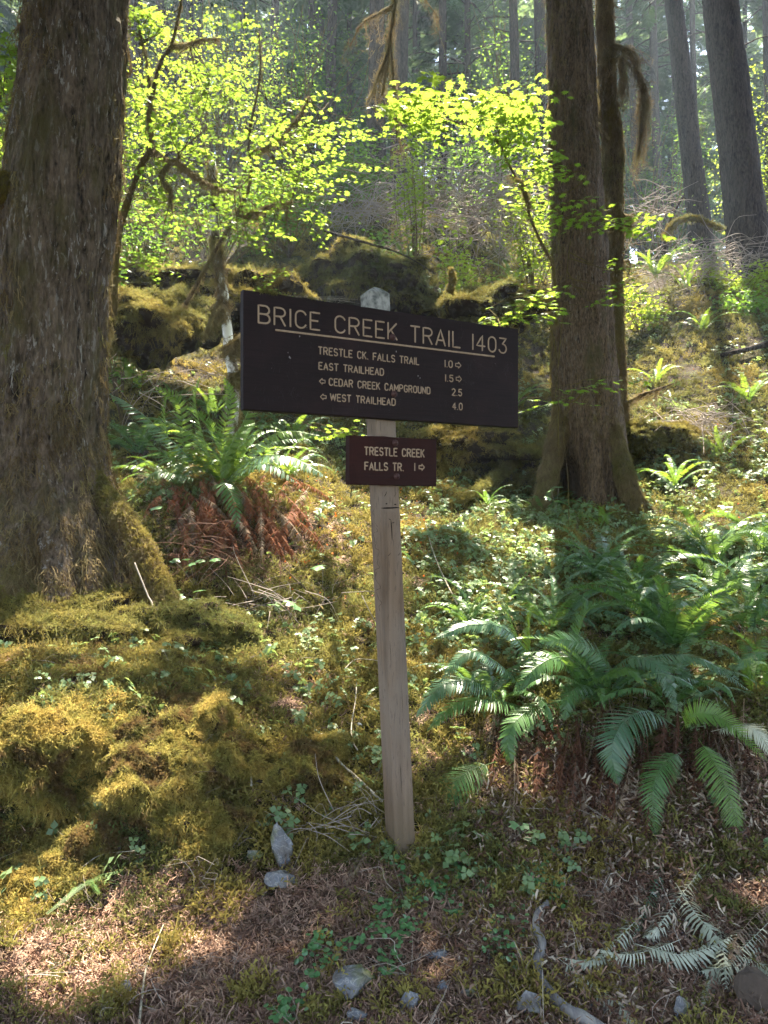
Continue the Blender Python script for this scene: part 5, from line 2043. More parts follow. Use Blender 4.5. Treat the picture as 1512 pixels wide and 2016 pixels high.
maple('bright maple leaves touching the top right corner of the big board', G(1090, 5.2),
      [([(1100, 900, 5.8), (1095, 700, 5.4), (1060, 600, 5.0), (1000, 620, 4.8), (950, 634, 4.6)], .007, .002)],
      [(1040, 605, 4.9, 50, 26, .25, 7, .085), (975, 628, 4.7, 30, 10, .15, 2, .08), (1068, 570, 5.1, 25, 16, .2, 3, .085)],
      M_maple, 5, 90, 0, flatten=.2)
maple('few long pale leaves hanging in front of the right trunk foot', G(1120, 6.6),
      [([(1120, 1040, 6.7), (1118, 940, 6.6), (1110, 830, 6.4), (1150, 770, 6.2)], .005, .002)],
      [(1165, 752, 6.2, 50, 16, .2, 3, .10), (1090, 790, 6.3, 30, 8, .2, 2, .10)], M_maple2, 6, 30, 0, name='shrub', cat='shrub', flatten=.15)
maple('small bright leafed sapling peeking out under the big board left of the post', G(690, 5.6),
      [([(690, 980, 5.6), (700, 900, 5.5), (690, 850, 5.4), (660, 845, 5.4)], .006, .002)],
      [(672, 842, 5.4, 42, 12, .2, 6, .075)], M_maple, 7, 50, 0, name='sapling', cat='shrub')

# ---- shrubs of small leaves
LF = (np.array([(0, 0, 0), (.45, .30, .05), (1, 0, -.08), (.45, -.30, .05), (.45, 0, -.04)]), [np.array([(0, 4, 1), (1, 4, 2), (0, 3, 4), (3, 2, 4)])])
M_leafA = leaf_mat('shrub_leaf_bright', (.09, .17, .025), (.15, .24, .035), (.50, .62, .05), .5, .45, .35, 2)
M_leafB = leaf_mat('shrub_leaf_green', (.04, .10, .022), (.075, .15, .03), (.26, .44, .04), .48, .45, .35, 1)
M_leafC = leaf_mat('herb_leaf_pale', (.08, .14, .06), (.15, .22, .10), (.35, .45, .10), .35, .42, .4, 2)


def shrub(label, c, rad, n, ls, mat, seed, name='shrub', cat='shrub', flat=.5, foot=None):
    r = np.random.default_rng(seed)
    c = np.asarray(c)
    foot = G(CX + F * c[0] / c[1], c[1]) if foot is None else foot
    t = thing(name, label, cat, foot, 'shrubs')
    gt = Geo()
    pos = []
    rad = np.asarray(rad)
    for k in range(max(4, n // 60)):
        e = c + rad * (rand_dirs(1)[0] * r.uniform(.5, 1))
        C = spline([foot, (foot + e) / 2 + r.normal(0, .12, 3) * rad, e], 12)
        gt.add(*tube(C, np.linspace(.010, .002, 12) * (rad[0] + .4), 4))
        for q in range(n // max(4, n // 60)):
            f = r.uniform(.45, 1.0)
            pos.append(np.array([np.interp(f, np.linspace(0, 1, 12), C[:, a]) for a in range(3)]) + r.normal(0, .20, 3) * rad)
    pos = np.array(pos)
    M = basis(rand_dirs(len(pos), -.5, .3), np.array([0, 0, 1.0]) + RNG.normal(0, flat, pos.shape)) * (ls * RNG.uniform(.6, 1.2, len(pos)))[:, None, None]
    W, fs, tt = replicate(LF, M, pos, RNG.uniform(0, .4, len(pos)))
    part('foliage', Geo().add(W, fs, tt), mat, t, kind='stuff', smooth=False)
    part('stems', gt, bark_twig, t, kind='stuff')


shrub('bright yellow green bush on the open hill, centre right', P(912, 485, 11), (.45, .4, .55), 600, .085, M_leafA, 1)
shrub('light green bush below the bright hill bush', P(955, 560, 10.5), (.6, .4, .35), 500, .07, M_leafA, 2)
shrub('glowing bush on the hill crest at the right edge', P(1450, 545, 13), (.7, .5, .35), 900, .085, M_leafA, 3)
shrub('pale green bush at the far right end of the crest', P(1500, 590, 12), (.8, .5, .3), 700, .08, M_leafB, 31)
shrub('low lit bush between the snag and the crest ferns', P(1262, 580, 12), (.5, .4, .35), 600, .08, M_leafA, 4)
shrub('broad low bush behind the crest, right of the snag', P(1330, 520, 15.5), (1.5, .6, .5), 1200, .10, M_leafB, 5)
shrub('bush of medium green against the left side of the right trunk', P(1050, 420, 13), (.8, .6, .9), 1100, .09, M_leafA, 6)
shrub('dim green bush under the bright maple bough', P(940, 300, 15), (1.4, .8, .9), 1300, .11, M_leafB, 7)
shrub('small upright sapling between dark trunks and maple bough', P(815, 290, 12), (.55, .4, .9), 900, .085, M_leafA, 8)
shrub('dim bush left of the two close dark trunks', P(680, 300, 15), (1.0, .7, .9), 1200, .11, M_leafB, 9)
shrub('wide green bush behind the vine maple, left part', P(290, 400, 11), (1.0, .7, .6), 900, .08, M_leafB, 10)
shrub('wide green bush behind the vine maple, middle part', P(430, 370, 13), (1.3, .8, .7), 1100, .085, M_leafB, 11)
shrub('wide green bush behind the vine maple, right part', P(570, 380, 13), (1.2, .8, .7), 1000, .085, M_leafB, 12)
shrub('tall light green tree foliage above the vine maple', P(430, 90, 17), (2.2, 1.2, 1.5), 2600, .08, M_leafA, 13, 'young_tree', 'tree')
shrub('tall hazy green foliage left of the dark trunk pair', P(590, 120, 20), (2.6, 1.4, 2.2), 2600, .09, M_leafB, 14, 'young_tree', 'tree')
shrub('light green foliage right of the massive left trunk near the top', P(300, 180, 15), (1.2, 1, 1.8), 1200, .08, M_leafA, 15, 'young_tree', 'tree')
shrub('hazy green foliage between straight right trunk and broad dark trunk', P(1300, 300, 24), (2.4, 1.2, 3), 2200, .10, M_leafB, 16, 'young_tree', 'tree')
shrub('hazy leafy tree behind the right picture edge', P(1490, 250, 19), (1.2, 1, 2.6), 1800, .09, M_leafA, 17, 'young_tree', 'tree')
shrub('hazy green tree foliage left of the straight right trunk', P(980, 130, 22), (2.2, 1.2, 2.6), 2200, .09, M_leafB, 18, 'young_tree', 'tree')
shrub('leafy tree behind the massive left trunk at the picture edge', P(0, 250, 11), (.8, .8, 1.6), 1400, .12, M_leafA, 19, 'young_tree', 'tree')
shrub('dark leafy bush at the foot of the mossy overhang', P(240, 590, 8.2), (.35, .4, .5), 500, .08, M_leafB, 20)
shrub('sparse shrub growing on the mossy mound behind the sign', P(760, 450, 11), (.7, .4, .5), 260, .07, M_leafB, 21)
shrub('sprig with upright pale leaves near the left trunk, above the fern clump', GV(285, 780) + [0, 0, .35], (.16, .12, .22), 60, .07, M_leafA, 22)

# ---- herbs: low broad leaves, uncountable across the slope
geos = []
for k_ in range(6):
    r_ = np.random.default_rng(600 + k_)
    g = Geo()
    for q in range(5):
        az = r_.uniform(0, PI2)
        rr_ = r_.uniform(.012, .045)
        h = r_.uniform(.02, .07)
        p = np.array([math.cos(az) * rr_, math.sin(az) * rr_, h])
        nn_ = np.array([r_.normal(0, .35), r_.normal(0, .35) , 1.0])
        for w3 in range(3):
            a3 = az + w3 * 2.09 + .3
            M = basis(np.array([[math.cos(a3), math.sin(a3), -.1]]), nn_[None])
            W, fs, _ = replicate((LF[0] * [1, 1.5, 1], LF[1]), M * r_.uniform(.016, .026), p[None])
            g.add(W, fs, r_.uniform(0, .4))
        g.add(*tube(np.array([[0, 0, -.01], p * .6, p]), .0007, 3))
    geos.append(g)
S_herb = source_set('herb_leaves', geos, M_leafC)


def herb_mask(p, u, v):
    d = .7 * np.clip((u - 620) / 250, 0, 1) * np.clip((v - 830) / 60, 0, 1) * np.clip((1330 - v) / 80, 0, 1)
    d = np.maximum(d, .4 * np.clip((u - 1230) / 60, 0, 1) * np.clip((v - 560) / 60, 0, 1) * np.clip((1050 - v) / 80, 0, 1) * (nz_(p, .8, 5) > -.1))
    d = np.maximum(d, .75 * np.exp(-((u - 600) / 120) ** 2 - ((v - 860) / 50) ** 2))
    d = d * (1 - .85 * np.exp(-((u - 650) / 130) ** 2 - ((v - 1000) / 70) ** 2))
    d = np.maximum(d, np.where(v > 1500, .05, .14))
    d = d * (1 - np.exp(-((u - 790) / 60) ** 2 - ((v - 1640) / 70) ** 2))
    return RNG.random(len(u)) < d * np.clip(.7 + nz_(p, 1.6, 15), .05, 1) * (1 - litter_zone(u, v))


on_ground('ground_cover_herbs', 26000, S_herb, 6, .7, 1.5, Y0=2.4, Y1=13, mask=herb_mask, tilt=.3, grow=.07, label='low glossy leafy herbs covering the slope')

# trailing vine with small round leaves near the post foot
RL = (np.array([(0, 0, 0), (.3, .42, .02), (.75, .42, 0), (1, 0, -.05), (.75, -.42, 0), (.3, -.42, .02), (.5, 0, .03)]), [np.array([(6, 0, 1), (6, 1, 2), (6, 2, 3), (6, 3, 4), (6, 4, 5), (6, 5, 0)])][0:1])
RL = (RL[0], [RL[1][0][:, [0, 2, 1]]])
M_vine = leaf_mat('twinflower_leaf', (.045, .13, .045), (.09, .20, .075), (.25, .42, .08), .3, .3, .6, 4)
LEAFM2 = [Geo().add(*RL).mesh('leaf', M_vine, False)]


def vine(label, paths, n, size, seed):
    r = np.random.default_rng(seed)
    base = GV(*paths[0][0])
    t = thing('trailing_vine', label, 'plant', base, 'trailing vines near the post foot')
    g = Geo()
    cnt = 0
    for path in paths:
        C = spline([GV(u, v, .02 + r.uniform(0, .02)) for u, v in path], 30)
        C[:, 2] += r.normal(0, .003, 30)
        g.add(*tube(C, .0012, 4))
        for k in range(n // len(paths)):
            i = int(r.integers(0, 30))
            o = link('leaf', LEAFM2[0], t)
            a = r.uniform(0, PI2)
            M = basis(np.array([[math.cos(a), math.sin(a), r.uniform(-.1, .4)]]), np.array([[r.normal(0, .4), -.35 + r.normal(0, .4), 1.0]]))[0]
            o.matrix_local = Matrix.Translation(Vector(C[i] + r.normal(0, .018, 3) * [1, 1, .5] + [0, 0, .008] - base)) @ (Matrix(M.tolist()) * float(size * r.uniform(.6, 1.2))).to_4x4()
            cnt += 1
    part('stem', g, M_twig.m, t, kind='stuff')


vine('trailing vine with small round leaves right below the post foot', [[(770, 1690), (800, 1740), (830, 1790), (800, 1850)], [(820, 1730), (870, 1760), (890, 1800)], [(800, 1760), (760, 1800), (740, 1840)], [(800, 1820), (770, 1870), (765, 1920)], [(900, 1690), (910, 1730), (860, 1760)]], 260, .021, 1)
vine('leafy vine cluster between post and driftwood stick', [[(1080, 1690), (1060, 1730), (1040, 1770)], [(1060, 1710), (1090, 1740), (1095, 1780)], [(1040, 1720), (1050, 1750), (1075, 1740)]], 110, .022, 2)
vine('thin vine climbing down left of the driftwood stick', [[(1030, 1790), (1010, 1850), (1000, 1900)], [(970, 1790), (975, 1850), (960, 1880)]], 70, .020, 3)
vine('vine with round leaves along the lower needle patch', [[(720, 1850), (680, 1870), (640, 1890), (610, 1930)], [(640, 1850), (620, 1860), (600, 1900)], [(590, 1960), (560, 1990), (550, 2010)]], 120, .021, 4)
vine('sparse vine leaves on the dark bank left of the post', [[(700, 1330), (660, 1340), (640, 1360)], [(650, 1580), (640, 1620), (650, 1650)], [(600, 1490), (570, 1500), (560, 1520)]], 60, .019, 5)

# broad thimbleberry-like leaves in tiers
M_broad = leaf_mat('broad_soft_leaf', (.07, .16, .06), (.12, .22, .09), (.25, .42, .08), .3, .35, .55, 3)
BLM = [Geo().add(*palmate(5, 40 + k, .72)).mesh('leaf', M_broad, False) for k in range(3)]


def herb(label, base, leaves, seed, name='broadleaf_herb'):
    """leaves: (u, v, Y, size m)"""
    r = np.random.default_rng(seed)
    t = thing(name, label, 'plant', base, 'broadleaf herbs')
    for u, v, Y, s in leaves:
        p = P(u, v, Y)
        C = spline([base, (base + p) / 2 + [0, 0, .02], p], 8)
        part('stem', Geo().add(*tube(C, .0016, 4)), M_twig.m, t)
        o = link('leaf', BLM[int(r.integers(0, 3))], t)
        a = r.uniform(0, PI2)
        M = basis(np.array([[math.cos(a), math.sin(a), -.1]]), np.array([[r.normal(0, .2), -.25 + r.normal(0, .15), 1.0]]))[0]
        o.matrix_local = Matrix.Translation(Vector(p - base)) @ (Matrix(M.tolist()) * float(s / 2)).to_4x4()


herb('pale whorled leaves right of the big root, upper tier', GV(385, 1160), [(340, 1102, 4.9, .09), (370, 1100, 4.9, .1), (400, 1102, 4.9, .09), (430, 1100, 4.8, .1), (385, 1108, 4.7, .09)], 1)
herb('pale leaves right of the big root, lower tier', GV(365, 1225), [(345, 1162, 4.7, .09), (360, 1172, 4.6, .1), (392, 1162, 4.7, .1), (355, 1185, 4.6, .09), (380, 1180, 4.6, .09), (362, 1222, 4.5, .08)], 2)
herb('dark green lobed leaf pair on the bank left of the post', GV(560, 1235), [(540, 1190, 4.5, .12), (565, 1186, 4.5, .11), (585, 1192, 4.5, .10)], 3)
herb('single lobed green leaf above the pair, left of the post', GV(635, 1160), [(636, 1114, 4.9, .15)], 4)
herb('pale leaves in the sunlit moss of the bank', GV(285, 1450), [(258, 1428, 3.35, .05), (276, 1424, 3.35, .055), (296, 1424, 3.35, .06), (312, 1426, 3.35, .045)], 5)
herb('green seedling leaves at the left edge of the sunny moss', GV(35, 1520), [(20, 1462, 3.1, .05), (40, 1475, 3.1, .05), (30, 1495, 3.1, .045), (50, 1500, 3.1, .04)], 6)
herb('broad pale leaf among red dead fronds left of the post', GV(300, 1060), [(303, 998, 5.2, .12)], 7)
herb('scalloped green leaf below the fern skirt right of the post', GV(1020, 1650), [(1005, 1622, 2.95, .06), (1028, 1624, 2.95, .055)], 8)
herb('shiny leaf sprig by the dark hollow of the right trunk', GV(1095, 1010), [(1085, 965, 6.8, .1), (1100, 958, 6.8, .1), (1075, 980, 6.8, .1), (1094, 985, 6.7, .09)], 9)

# hemlock sprig on the bank
t = thing('hemlock_sprig', 'fresh green hemlock seedling sprig on the lower left bank', 'plant', GV(165, 1760), 'broadleaf herbs')
for (u0, v0, u1, v1, n_) in [(165, 1745, 92, 1800, 15), (165, 1745, 232, 1716, 14), (180, 1738, 195, 1762, 9), (150, 1750, 130, 1775, 7)]:
    a, b = GV(u0, v0, .06), GV(u1, v1, .07)
    C = spline([a, (a + b) / 2 + [0, 0, .01], b], 12)
    g = Geo().add(*tube(C, .0009, 4))
    d = (b - a) / np.linalg.norm(b - a)
    s = np.cross(d, [0, -.5, .85])
    for k in range(n_ * 3):
        f = k / (n_ * 3)
        p = a + (b - a) * f
        for sg in (-1, 1):
            e = (s * sg + d * .5) * .013 * (1.1 - .5 * f)
            g.add(np.array([p - d * .0009, p + e, p + d * .0009]), np.array([[0, 1, 2]]), .1)
    part('sprig', g, M_fernlit, t, kind='stuff')


# ------------------------------------------------------------------ mounds, logs, stumps
M_dirt = MT('root_soil')
M_dirt.finish(M_dirt.mix(M_dirt.noise(12, detail=7), (.008, .006, .005), (.06, .042, .028)), .95, .1, M_dirt.bump(M_dirt.noise(22, detail=7), 1, .03))


def mound(name, label, cat, c, rad, seed, nm, foot, tilt=0.0, yaw=0.0, hang=1500, low=-.25, ms=1.6, group='mossy mounds and logs'):
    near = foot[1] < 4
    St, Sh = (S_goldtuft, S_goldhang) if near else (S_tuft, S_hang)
    c = np.asarray(c) + (np.array([0, .05, -.03]) if near else 0)
    V, fs = rock_geo(rad, seed, 60, 3, .30)
    V = rotz(V, yaw, tilt)
    V = V * (1 + .22 * fbm(V * (10 if near else 3.5), 3, seed + 3)[:, None]) + .10 * min(rad) * fbm(V * 5, 3, seed)[:, None] + np.asarray(c)
    t = thing(name, label, cat, foot, group)
    b = part('body', Geo().add(V, fs), M_dirt.m, t)
    moss_on(b, V, fs, int(nm * 1.2), St, 7, ms * .55, ms * 1.2, lambda p, n: (n[:, 2] > low) & (n[:, 1] < .6), hang=False)
    if hang:
        moss_on(b, V, fs, hang, Sh, 6, ms * .6, ms * 1.25, lambda p, n: (n[:, 1] < .2) & (n[:, 2] > -.5), hang=True)
    return t


mound('mossy_mound', 'big rounded mossy mound directly behind the post top', 'mound', P(715, 555, 9.9), (.90, .7, .42), 31, 3800, G(715, 9.9), hang=2200)
mound('mossy_mound', 'mossy hump running down to the right behind the big board', 'mound', P(930, 620, 9.6), (.95, .6, .32), 32, 3200, G(930, 9.6), yaw=-.35, hang=1500)
mound('mossy_mound', 'dark mossy overhang above a hollow, between left trunk and big board', 'mound', P(330, 640, 8.0), (.80, .6, .40), 33, 3000, G(330, 8), hang=2600, ms=1.5)
mound('mossy_mound', 'shadowed mossy shelf under the vine maple, above the dark overhang', 'mound', P(300, 565, 9.0), (1.1, .6, .30), 34, 2600, G(300, 9), hang=1200)
mound('mossy_mound', 'dim mossy shelf just left of the top edge of the big board', 'mound', P(490, 600, 9.0), (.75, .6, .35), 35, 2200, G(490, 9), hang=1500)
mound('mossy_mound', 'mossy bank hump beneath the big board right half, in shade', 'mound', P(900, 880, 8.6), (.8, .5, .24), 36, 2200, G(900, 8.6), hang=1200)
mound('root_hump', 'mossy root hump with black hollows right of the straight trunk', 'mound', P(1290, 862, 8.7), (.46, .35, .15), 37, 1700, G(1290, 8.7), hang=1400, ms=1.3, low=.0)
mound('mossy_mound', 'bright golden moss hump at the upper edge of the foreground bank', 'mound', GV(390, 1435, -.01), (.24, .25, .17), 38, 2600, G(390, 3.6), hang=2500, ms=1.0, low=-.4)
mound('mossy_mound', 'golden moss lump at the far left of the foreground bank', 'mound', GV(55, 1515, -.01), (.22, .22, .22), 39, 2600, G(55, 3.25), hang=2600, ms=1.0, low=-.4)
mound('mossy_mound', 'moss covered lump in the lower middle of the foreground bank', 'mound', GV(270, 1575, -.01), (.30, .2, .20), 40, 2800, G(270, 3.2), hang=3000, ms=1.0, low=-.4)
mound('mossy_mound', 'olive moss lump between the sunny bank and the post', 'mound', GV(600, 1525, -.01), (.25, .2, .14), 41, 2400, G(600, 3.3), hang=2200, ms=.9, low=-.3)
mound('mossy_mound', 'moss lump under the golden bank at the lower left edge', 'mound', GV(60, 1755, -.01), (.26, .18, .13), 42, 2200, G(60, 2.85), hang=2000, ms=.9, low=-.3)
mound('mossy_mound', 'small moss cushion with dry top near the round leafed vine', 'mound', GV(870, 1730), (.06, .05, .035), 43, 500, GV(870, 1730), hang=0, ms=.7)
mound('mossy_mound', 'mossy root hump at the foot of the massive trunk, front', 'mound', G(70, 4.25, .06), (.62, .32, .24), 44, 3600, G(70, 4.2), hang=3000, ms=1.1, low=-.2)
mound('mossy_mound', 'golden shaggy moss lump between the big hump and the left lump of the bank', 'mound', GV(180, 1470, 0), (.17, .14, .14), 46, 1900, GV(180, 1480), hang=2400, ms=1.0, low=-.4)
mound('mossy_mound', 'shaggy moss lump at the right end of the foreground bank', 'mound', GV(440, 1540, 0), (.15, .13, .15), 47, 1700, GV(440, 1540), hang=2200, ms=1.0, low=-.4)
mound('mossy_mound', 'moss lump low on the bank above the reddish needle patch', 'mound', GV(380, 1630, 0), (.17, .12, .11), 48, 1600, GV(380, 1630), hang=2000, ms=.9, low=-.4)
mound('mossy_mound', 'moss lump low on the bank under the hemlock sprig', 'mound', GV(200, 1690, 0), (.20, .13, .12), 49, 1800, GV(200, 1690), hang=2000, ms=.9, low=-.4)
mound('mossy_mound', 'mossy hump at the foot of the arched root', 'mound', G(330, 4.3, .02), (.40, .25, .16), 45, 2200, G(310, 4.2), hang=1500, ms=1.0, low=-.2)


def stick(name, label, cat, pts, r0, r1, mat, group=None, moss=0, sides=8, lump=.15, seed=0, ms=.8):
    if name == 'fallen_stick':
        r0, r1 = r0 * .65, r1 * .65
    C = spline(np.array(pts), 12 * len(pts))
    Vr, Fr = tube(C, np.linspace(r0, r1, len(C)), sides, lump=lump, seed=seed)
    b = C[:, 2].argmin()
    t = thing(name, label, cat, C[b], group)
    w = part('wood', Geo().add(Vr, Fr), mat, t)
    if moss:
        moss_on(w, Vr, Fr, moss, S_tuft, 7, ms * .6, ms * 1.2, lambda p, n: n[:, 2] > -.3, hang=False)
    return t


M_drift = MT('driftwood_grey')
w_ = M_drift.noise(26, M_drift.pos((1, .25, .25)), 7, .65, .6)
M_drift.finish(M_drift.ramp(w_, [(.34, (.04, .036, .036)), (.5, (.13, .12, .122)), (.68, (.27, .25, .225))]), .8, .2, M_drift.bump(w_, .5, .004))
M_pale = MT('pale_stick_bark')
w_ = M_pale.noise(60, detail=5)
M_pale.finish(M_pale.ramp(w_, [(.3, (.12, .10, .07)), (.55, (.32, .28, .21)), (.75, (.55, .51, .42))]), .8, .2)
ST = 'fallen sticks'


def gpts(l, dz=.02):
    return [GV(u, v, dz) for u, v in l]


stick('driftwood_branch', 'curved silvery driftwood branch at the bottom right of the post', 'branch', gpts([(1078, 1778), (1058, 1800), (1056, 1832), (1068, 1860), (1058, 1905), (1078, 1950), (1120, 1992), (1190, 2030)], .028), .009, .019, M_drift.m, ST, seed=3, sides=14, lump=.22)
stick('fallen_stick', 'pale stick leaning from the moss to the post foot', 'stick', gpts([(632, 1448), (665, 1500), (700, 1530), (752, 1578)], .05), .009, .008, M_pale.m, ST, seed=4)
stick('fallen_stick', 'white forked twig standing left of the post', 'stick', gpts([(702, 1345), (700, 1380), (692, 1430), (694, 1460), (704, 1478)], .05), .004, .006, M_pale.m, ST, seed=5)
stick('fallen_stick', 'pale curved twig arching by the post at mid height', 'stick', gpts([(678, 1318), (700, 1300), (730, 1300), (745, 1304)], .06), .005, .003, M_pale.m, ST, seed=6)
stick('fallen_stick', 'thin white stick upright on the needle patch, lower left', 'stick', gpts([(322, 1822), (290, 1900), (280, 1960), (274, 2020)], .03), .003, .006, M_pale.m, ST, seed=7)
stick('fallen_stick', 'thin grey twig leaning on the arched root of the massive trunk', 'stick', [P(265, 1108, 4.3), P(290, 1170, 4.25), P(302, 1200, 4.2), P(312, 1312, 4.05)], .006, .007, M_twig.m, ST, seed=8)
stick('fallen_stick', 'whitish branching twig in the dark hollow left of the post', 'stick', gpts([(495, 1550), (497, 1525), (515, 1518), (535, 1505)], .06), .007, .004, M_pale.m, ST, seed=9)
stick('fallen_stick', 'slender pale stick right of the post among the herbs', 'stick', gpts([(838, 1030), (850, 1080), (870, 1130), (900, 1190)], .08), .005, .009, M_pale.m, ST, seed=10)
stick('fallen_stick', 'brown stick lying across the red dead fronds', 'stick', gpts([(560, 1120), (600, 1160), (640, 1205)], .10), .008, .010, bark_twig, ST, seed=11)
stick('fallen_stick', 'thin twig over the golden moss with a side shoot', 'stick', gpts([(160, 1710), (200, 1685), (265, 1676)], .08), .003, .002, M_pale.m, ST, seed=12)
stick('fallen_branch', 'dark dead branch on the bright moss slope at the right edge', 'branch', gpts([(1420, 700), (1470, 690), (1540, 672)], .12), .03, .05, bark_far, ST, seed=13)
stick('fallen_branch', 'long mossy branch slanting down left of the right trunk', 'branch', [GV(1080, 870, .12), GV(1010, 915, .12), GV(930, 975, .08), GV(880, 1000, .03)], .05, .03, bark_twig, ST, 1700, seed=14, ms=1.2)
stick('fallen_branch', 'thin fallen branch across the hill above the big board', 'branch', [P(640, 455, 9.2), P(720, 478, 9.0), P(790, 500, 9.0), P(860, 540, 9.0)], .018, .006, bark_far, ST, seed=15)
stick('fallen_branch', 'arched mossy branch left of the broad dark trunk on the crest', 'branch', [P(1310, 470, 13), P(1330, 440, 13), P(1370, 432, 13), P(1420, 452, 13)], .04, .02, bark_twig, ST, 700, seed=16, ms=1.5)
stick('leaning_stick', 'leaning dead stem on the crest beside the arched mossy branch', 'branch', [P(1308, 500, 13.2), P(1318, 440, 13.2), P(1345, 385, 13.2)], .06, .02, bark_far, ST, seed=17)
stick('dead_stump', 'short crooked dead stem on the mossy hump behind the big board', 'stump', [P(880, 600, 9.2), P(888, 560, 9.2), P(890, 530, 9.2)], .055, .035, bark_twig, ST, 200, seed=18)

# slender alder with pale bark patches
M_alder = MT('alder_bark')
w_ = M_alder.noise(7, M_alder.pos((1, 1, .6)), 5, .6)
M_alder.finish(M_alder.ramp(w_, [(.40, (.05, .038, .022)), (.5, (.16, .13, .09)), (.58, (.70, .70, .68))]), .8, .2, M_alder.bump(w_, .4, .01))
ta = thing('alder_tree', 'slim crooked alder stem with white bark patches left of the big board', 'tree', G(456, 7.2), 'trees')
C = spline([G(456, 7.2, -.1), P(458, 740, 7.2), P(452, 690, 7.2), P(444, 620, 7.2), P(434, 545, 7.2), P(424, 470, 7.2), P(420, 390, 7.2), P(418, 320, 7.2)], 70)
Vr, Fr = tube(C, np.linspace(.062, .03, 70), 14, lump=.25, seed=5)
tk = part('trunk', Geo().add(Vr, Fr), M_alder.m, ta)
moss_on(tk, Vr, Fr, 1400, S_strand, 6, .4, 1.0, lambda p, n: fbm(p * 2.2, 2, 3) > .05)
for pp, ra in [([P(450, 690, 7.2), P(464, 680, 7.0), P(472, 660, 6.9)], .03), ([P(456, 740, 7.2), P(476, 736, 7.1), P(500, 700, 7.0)], .02), ([P(440, 590, 7.2), P(425, 620, 7.0), P(412, 650, 6.9)], .012)]:
    Vr, Fr = tube(spline(pp, 14), np.linspace(ra, ra * .4, 14), 8, lump=.4, seed=6)
    b = part('branch', Geo().add(Vr, Fr), bark_twig, ta)
    moss_on(b, Vr, Fr, 500, S_strand, 6, .5, 1.2)

# dead mossy bough hanging from above, centre top
tb = thing('hanging_dead_bough', 'dead bough draped with beard moss hanging from the top centre of the picture', 'branch', P(772, -60, 7.5), 'trees')
for pp, ra, rb, dn in [([P(800, -120, 7.5), P(782, -20, 7.5), P(770, 60, 7.5), P(760, 140, 7.5), P(752, 190, 7.5)], .020, .006, 2200),
                       ([P(776, 10, 7.5), P(740, 30, 7.4), P(710, 50, 7.4), P(690, 90, 7.4)], .012, .004, 500),
                       ([P(768, 80, 7.5), P(775, 150, 7.4), P(782, 230, 7.4), P(790, 300, 7.4)], .010, .003, 900),
                       ([P(790, -60, 7.5), P(830, -10, 7.4), P(862, 34, 7.3)], .010, .004, 260),
                       ([P(765, 100, 7.5), P(745, 150, 7.4), P(730, 190, 7.4)], .010, .003, 700)]:
    Vr, Fr = tube(spline(pp, 30), np.linspace(ra, rb, 30), 8, lump=.4, seed=dn)
    b = part('branch', Geo().add(Vr, Fr), bark_twig, tb)
    moss_on(b, Vr, Fr, dn // 6, S_strand, 6, .2, .6)
    moss_on(b, Vr, Fr, dn // 30, S_beard, 5, .3, 1.0)

# tangles of dead twigs
M_brush = MT('grey_brush')
M_brush.finish(M_brush.mix(M_brush.noise(3), (.13, .10, .085), (.40, .34, .30)), .85, .2)


def tangle(label, c, rad, n, L, r, seed, mat=None):
    q = np.random.default_rng(seed)
    g = Geo()
    for k in range(n):
        p = c + rad * q.normal(0, .45, 3)
        d = q.normal(0, 1, 3) * [1, .6, .6]
        d = d / np.linalg.norm(d) * L * q.uniform(.4, 1.2)
        C = spline([p, p + d * .5 + q.normal(0, .08, 3) * L, p + d + [0, 0, -.12 * L]], 8)
        g.add(*tube(C, np.linspace(r, r * .3, 8) * q.uniform(.5, 1.3), 4))
    stuff('brush_pile', g, mat or M_brush.m, label)


tangle('grey dead twigs tangled on the hill under the bright maple bough', P(960, 400, 13), np.array([1.5, .8, 1.0]), 520, .9, .009, 1)
tangle('grey dead twigs left of the hill bush behind the dark trunk pair', P(760, 400, 13.5), np.array([1.5, .8, .5]), 320, .8, .009, 2)
tangle('dead twigs on the hill crest right of the snag', P(1380, 520, 13), np.array([1.2, .8, .35]), 260, .8, .008, 3)
tangle('reddish dead conifer twigs over the crest, left of the broad dark trunk', P(1290, 410, 13), np.array([.35, .3, .3]), 90, .5, .006, 4)
tangle('thin dry stems over the red dead fronds, left of the post', P(430, 1090, 5.0), np.array([.45, .3, .18]), 110, .4, .0026, 5, M_dead)
tangle('thin dry stems on the moss left of the sign post, low', P(560, 1180, 4.7), np.array([.45, .3, .10]), 50, .3, .0022, 6)
tangle('dry stems between root hump and bright slope', P(1370, 830, 8.8), np.array([.5, .4, .15]), 130, .5, .006, 7)
tangle('dead twigs at the foot of the arched root and post left side', P(680, 1620, 3.0), np.array([.18, .12, .05]), 60, .25, .002, 8)
tangle('dry stems behind the fern clump, under the overhang', P(350, 760, 7.0), np.array([.8, .4, .2]), 36, .5, .0035, 9)

# red and orange bits: small autumn leaves in the sunny moss
M_red = MT('red_leaf')
M_red.finish(M_red.mix(M_red.rnd(), (.42, .07, .02), (.55, .20, .03)), .6, .3, trans=.4, tcol=(.8, .18, .03))
S_red = source_set('red_leaf_bits', [Geo().add(RL[0] * .02, RL[1])], M_red.m)
p = ground_pts(1500, 560, 900, 5, 8, lambda p, u, v: (RNG.random(len(u)) < .16))
p2 = ground_pts(400, 1250, 1500, 7, 11, lambda p, u, v: (RNG.random(len(u)) < .12))
p = np.vstack([p, p2]) + [0, 0, .03]
scatter('red_fallen_leaves', S_red, 1, p, basis(rand_dirs(len(p)), rand_dirs(len(p), .3, 1)), RNG.uniform(.4, 1.1, len(p)), None, 'tiny orange red leaves in the sunny moss')

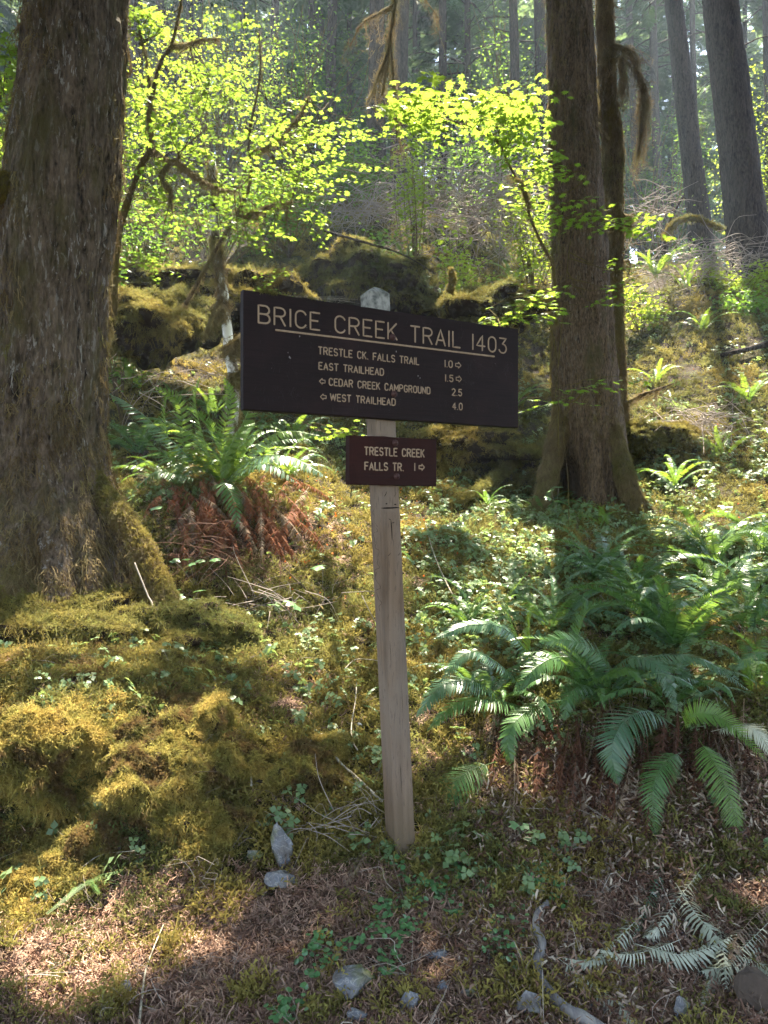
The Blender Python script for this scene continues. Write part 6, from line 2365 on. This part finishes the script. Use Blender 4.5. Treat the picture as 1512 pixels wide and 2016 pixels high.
# moss tufts and cobweb strands on the board's top edge
t = thing('moss_clump', 'little clumps of dry moss sitting on the top edge of the big board', 'moss', BO + BR * (sA + .09) + UP * (2.379 - BO[2]))
for k_, (u, n_, s_) in enumerate([(520, 60, .30), (530, 60, .36), (539, 90, .42), (560, 40, .3), (612, 50, .34), (617, 30, .25), (514, 30, .3), (640, 12, .2), (900, 10, .15), (990, 14, .2), (960, 10, .18)]):
    ss, _ = on_face(u, 600)
    c_ = BO + BR * ss + UP * (2.379 - BO[2]) - BN * .004
    n_ = max(8, n_ // 3)
    pp = c_ + RNG.normal(0, .006, (n_, 3)) * [1, 1, .3]
    scatter('tuft', S_tuft, 7, pp, basis(rand_dirs(n_), rand_dirs(n_, -.2, 1) + BN * .7), RNG.uniform(.5, 1.2, n_) * s_ * .6, t)
g = Geo()
r_ = np.random.default_rng(3)
for k_ in range(14):
    s0, s1 = on_face(r_.uniform(520, 690), 600)[0], on_face(r_.uniform(690, 728), 600)[0]
    a = BO + BR * s0 + UP * (2.381 - BO[2]) - BN * .03
    b = BO + BR * s1 + UP * (2.385 + r_.uniform(0, .05) - BO[2]) - BN * .06
    g.add(*tube(spline([a, (a + b) / 2 + r_.normal(0, .006, 3), b], 8), .00035, 3))
part('cobweb', g, M_pale.m, t, kind='stuff')

# more small ferns and stems breaking up the far bank
for u, v, Y, L, lab in [(420, 700, 7.6, .6, 'fern at the lip of the dark overhang, beside the alder'), (560, 560, 9.5, .6, 'fern on the shelf left of the big mossy mound'),
                        (680, 470, 10.5, .55, 'fern on top of the big mossy mound, left part'), (860, 560, 9.9, .6, 'fern between the big mossy mound and the crooked dead stem'),
                        (1010, 700, 9.6, .65, 'fern right of the big board, beside the straight trunk'), (960, 780, 8.8, .6, 'fern just right of the big board lower corner'),
                        (1380, 660, 11.5, .7, 'bright fern halfway up the sunny right slope'), (1470, 800, 9.6, .7, 'fern on the sunny slope at the right edge'), (1330, 960, 7.6, .6, 'fern in front of the root hump')]:
    b = G(u, Y)
    zt = P(u, v, Y)[2]
    if zt > b[2]:
        b = np.array([b[0], b[1], min(zt, b[2] + .35)])
    fern(lab, b, 10, L, [M_fernlit, M_fern], int(u), (0, 1, 4, 6))
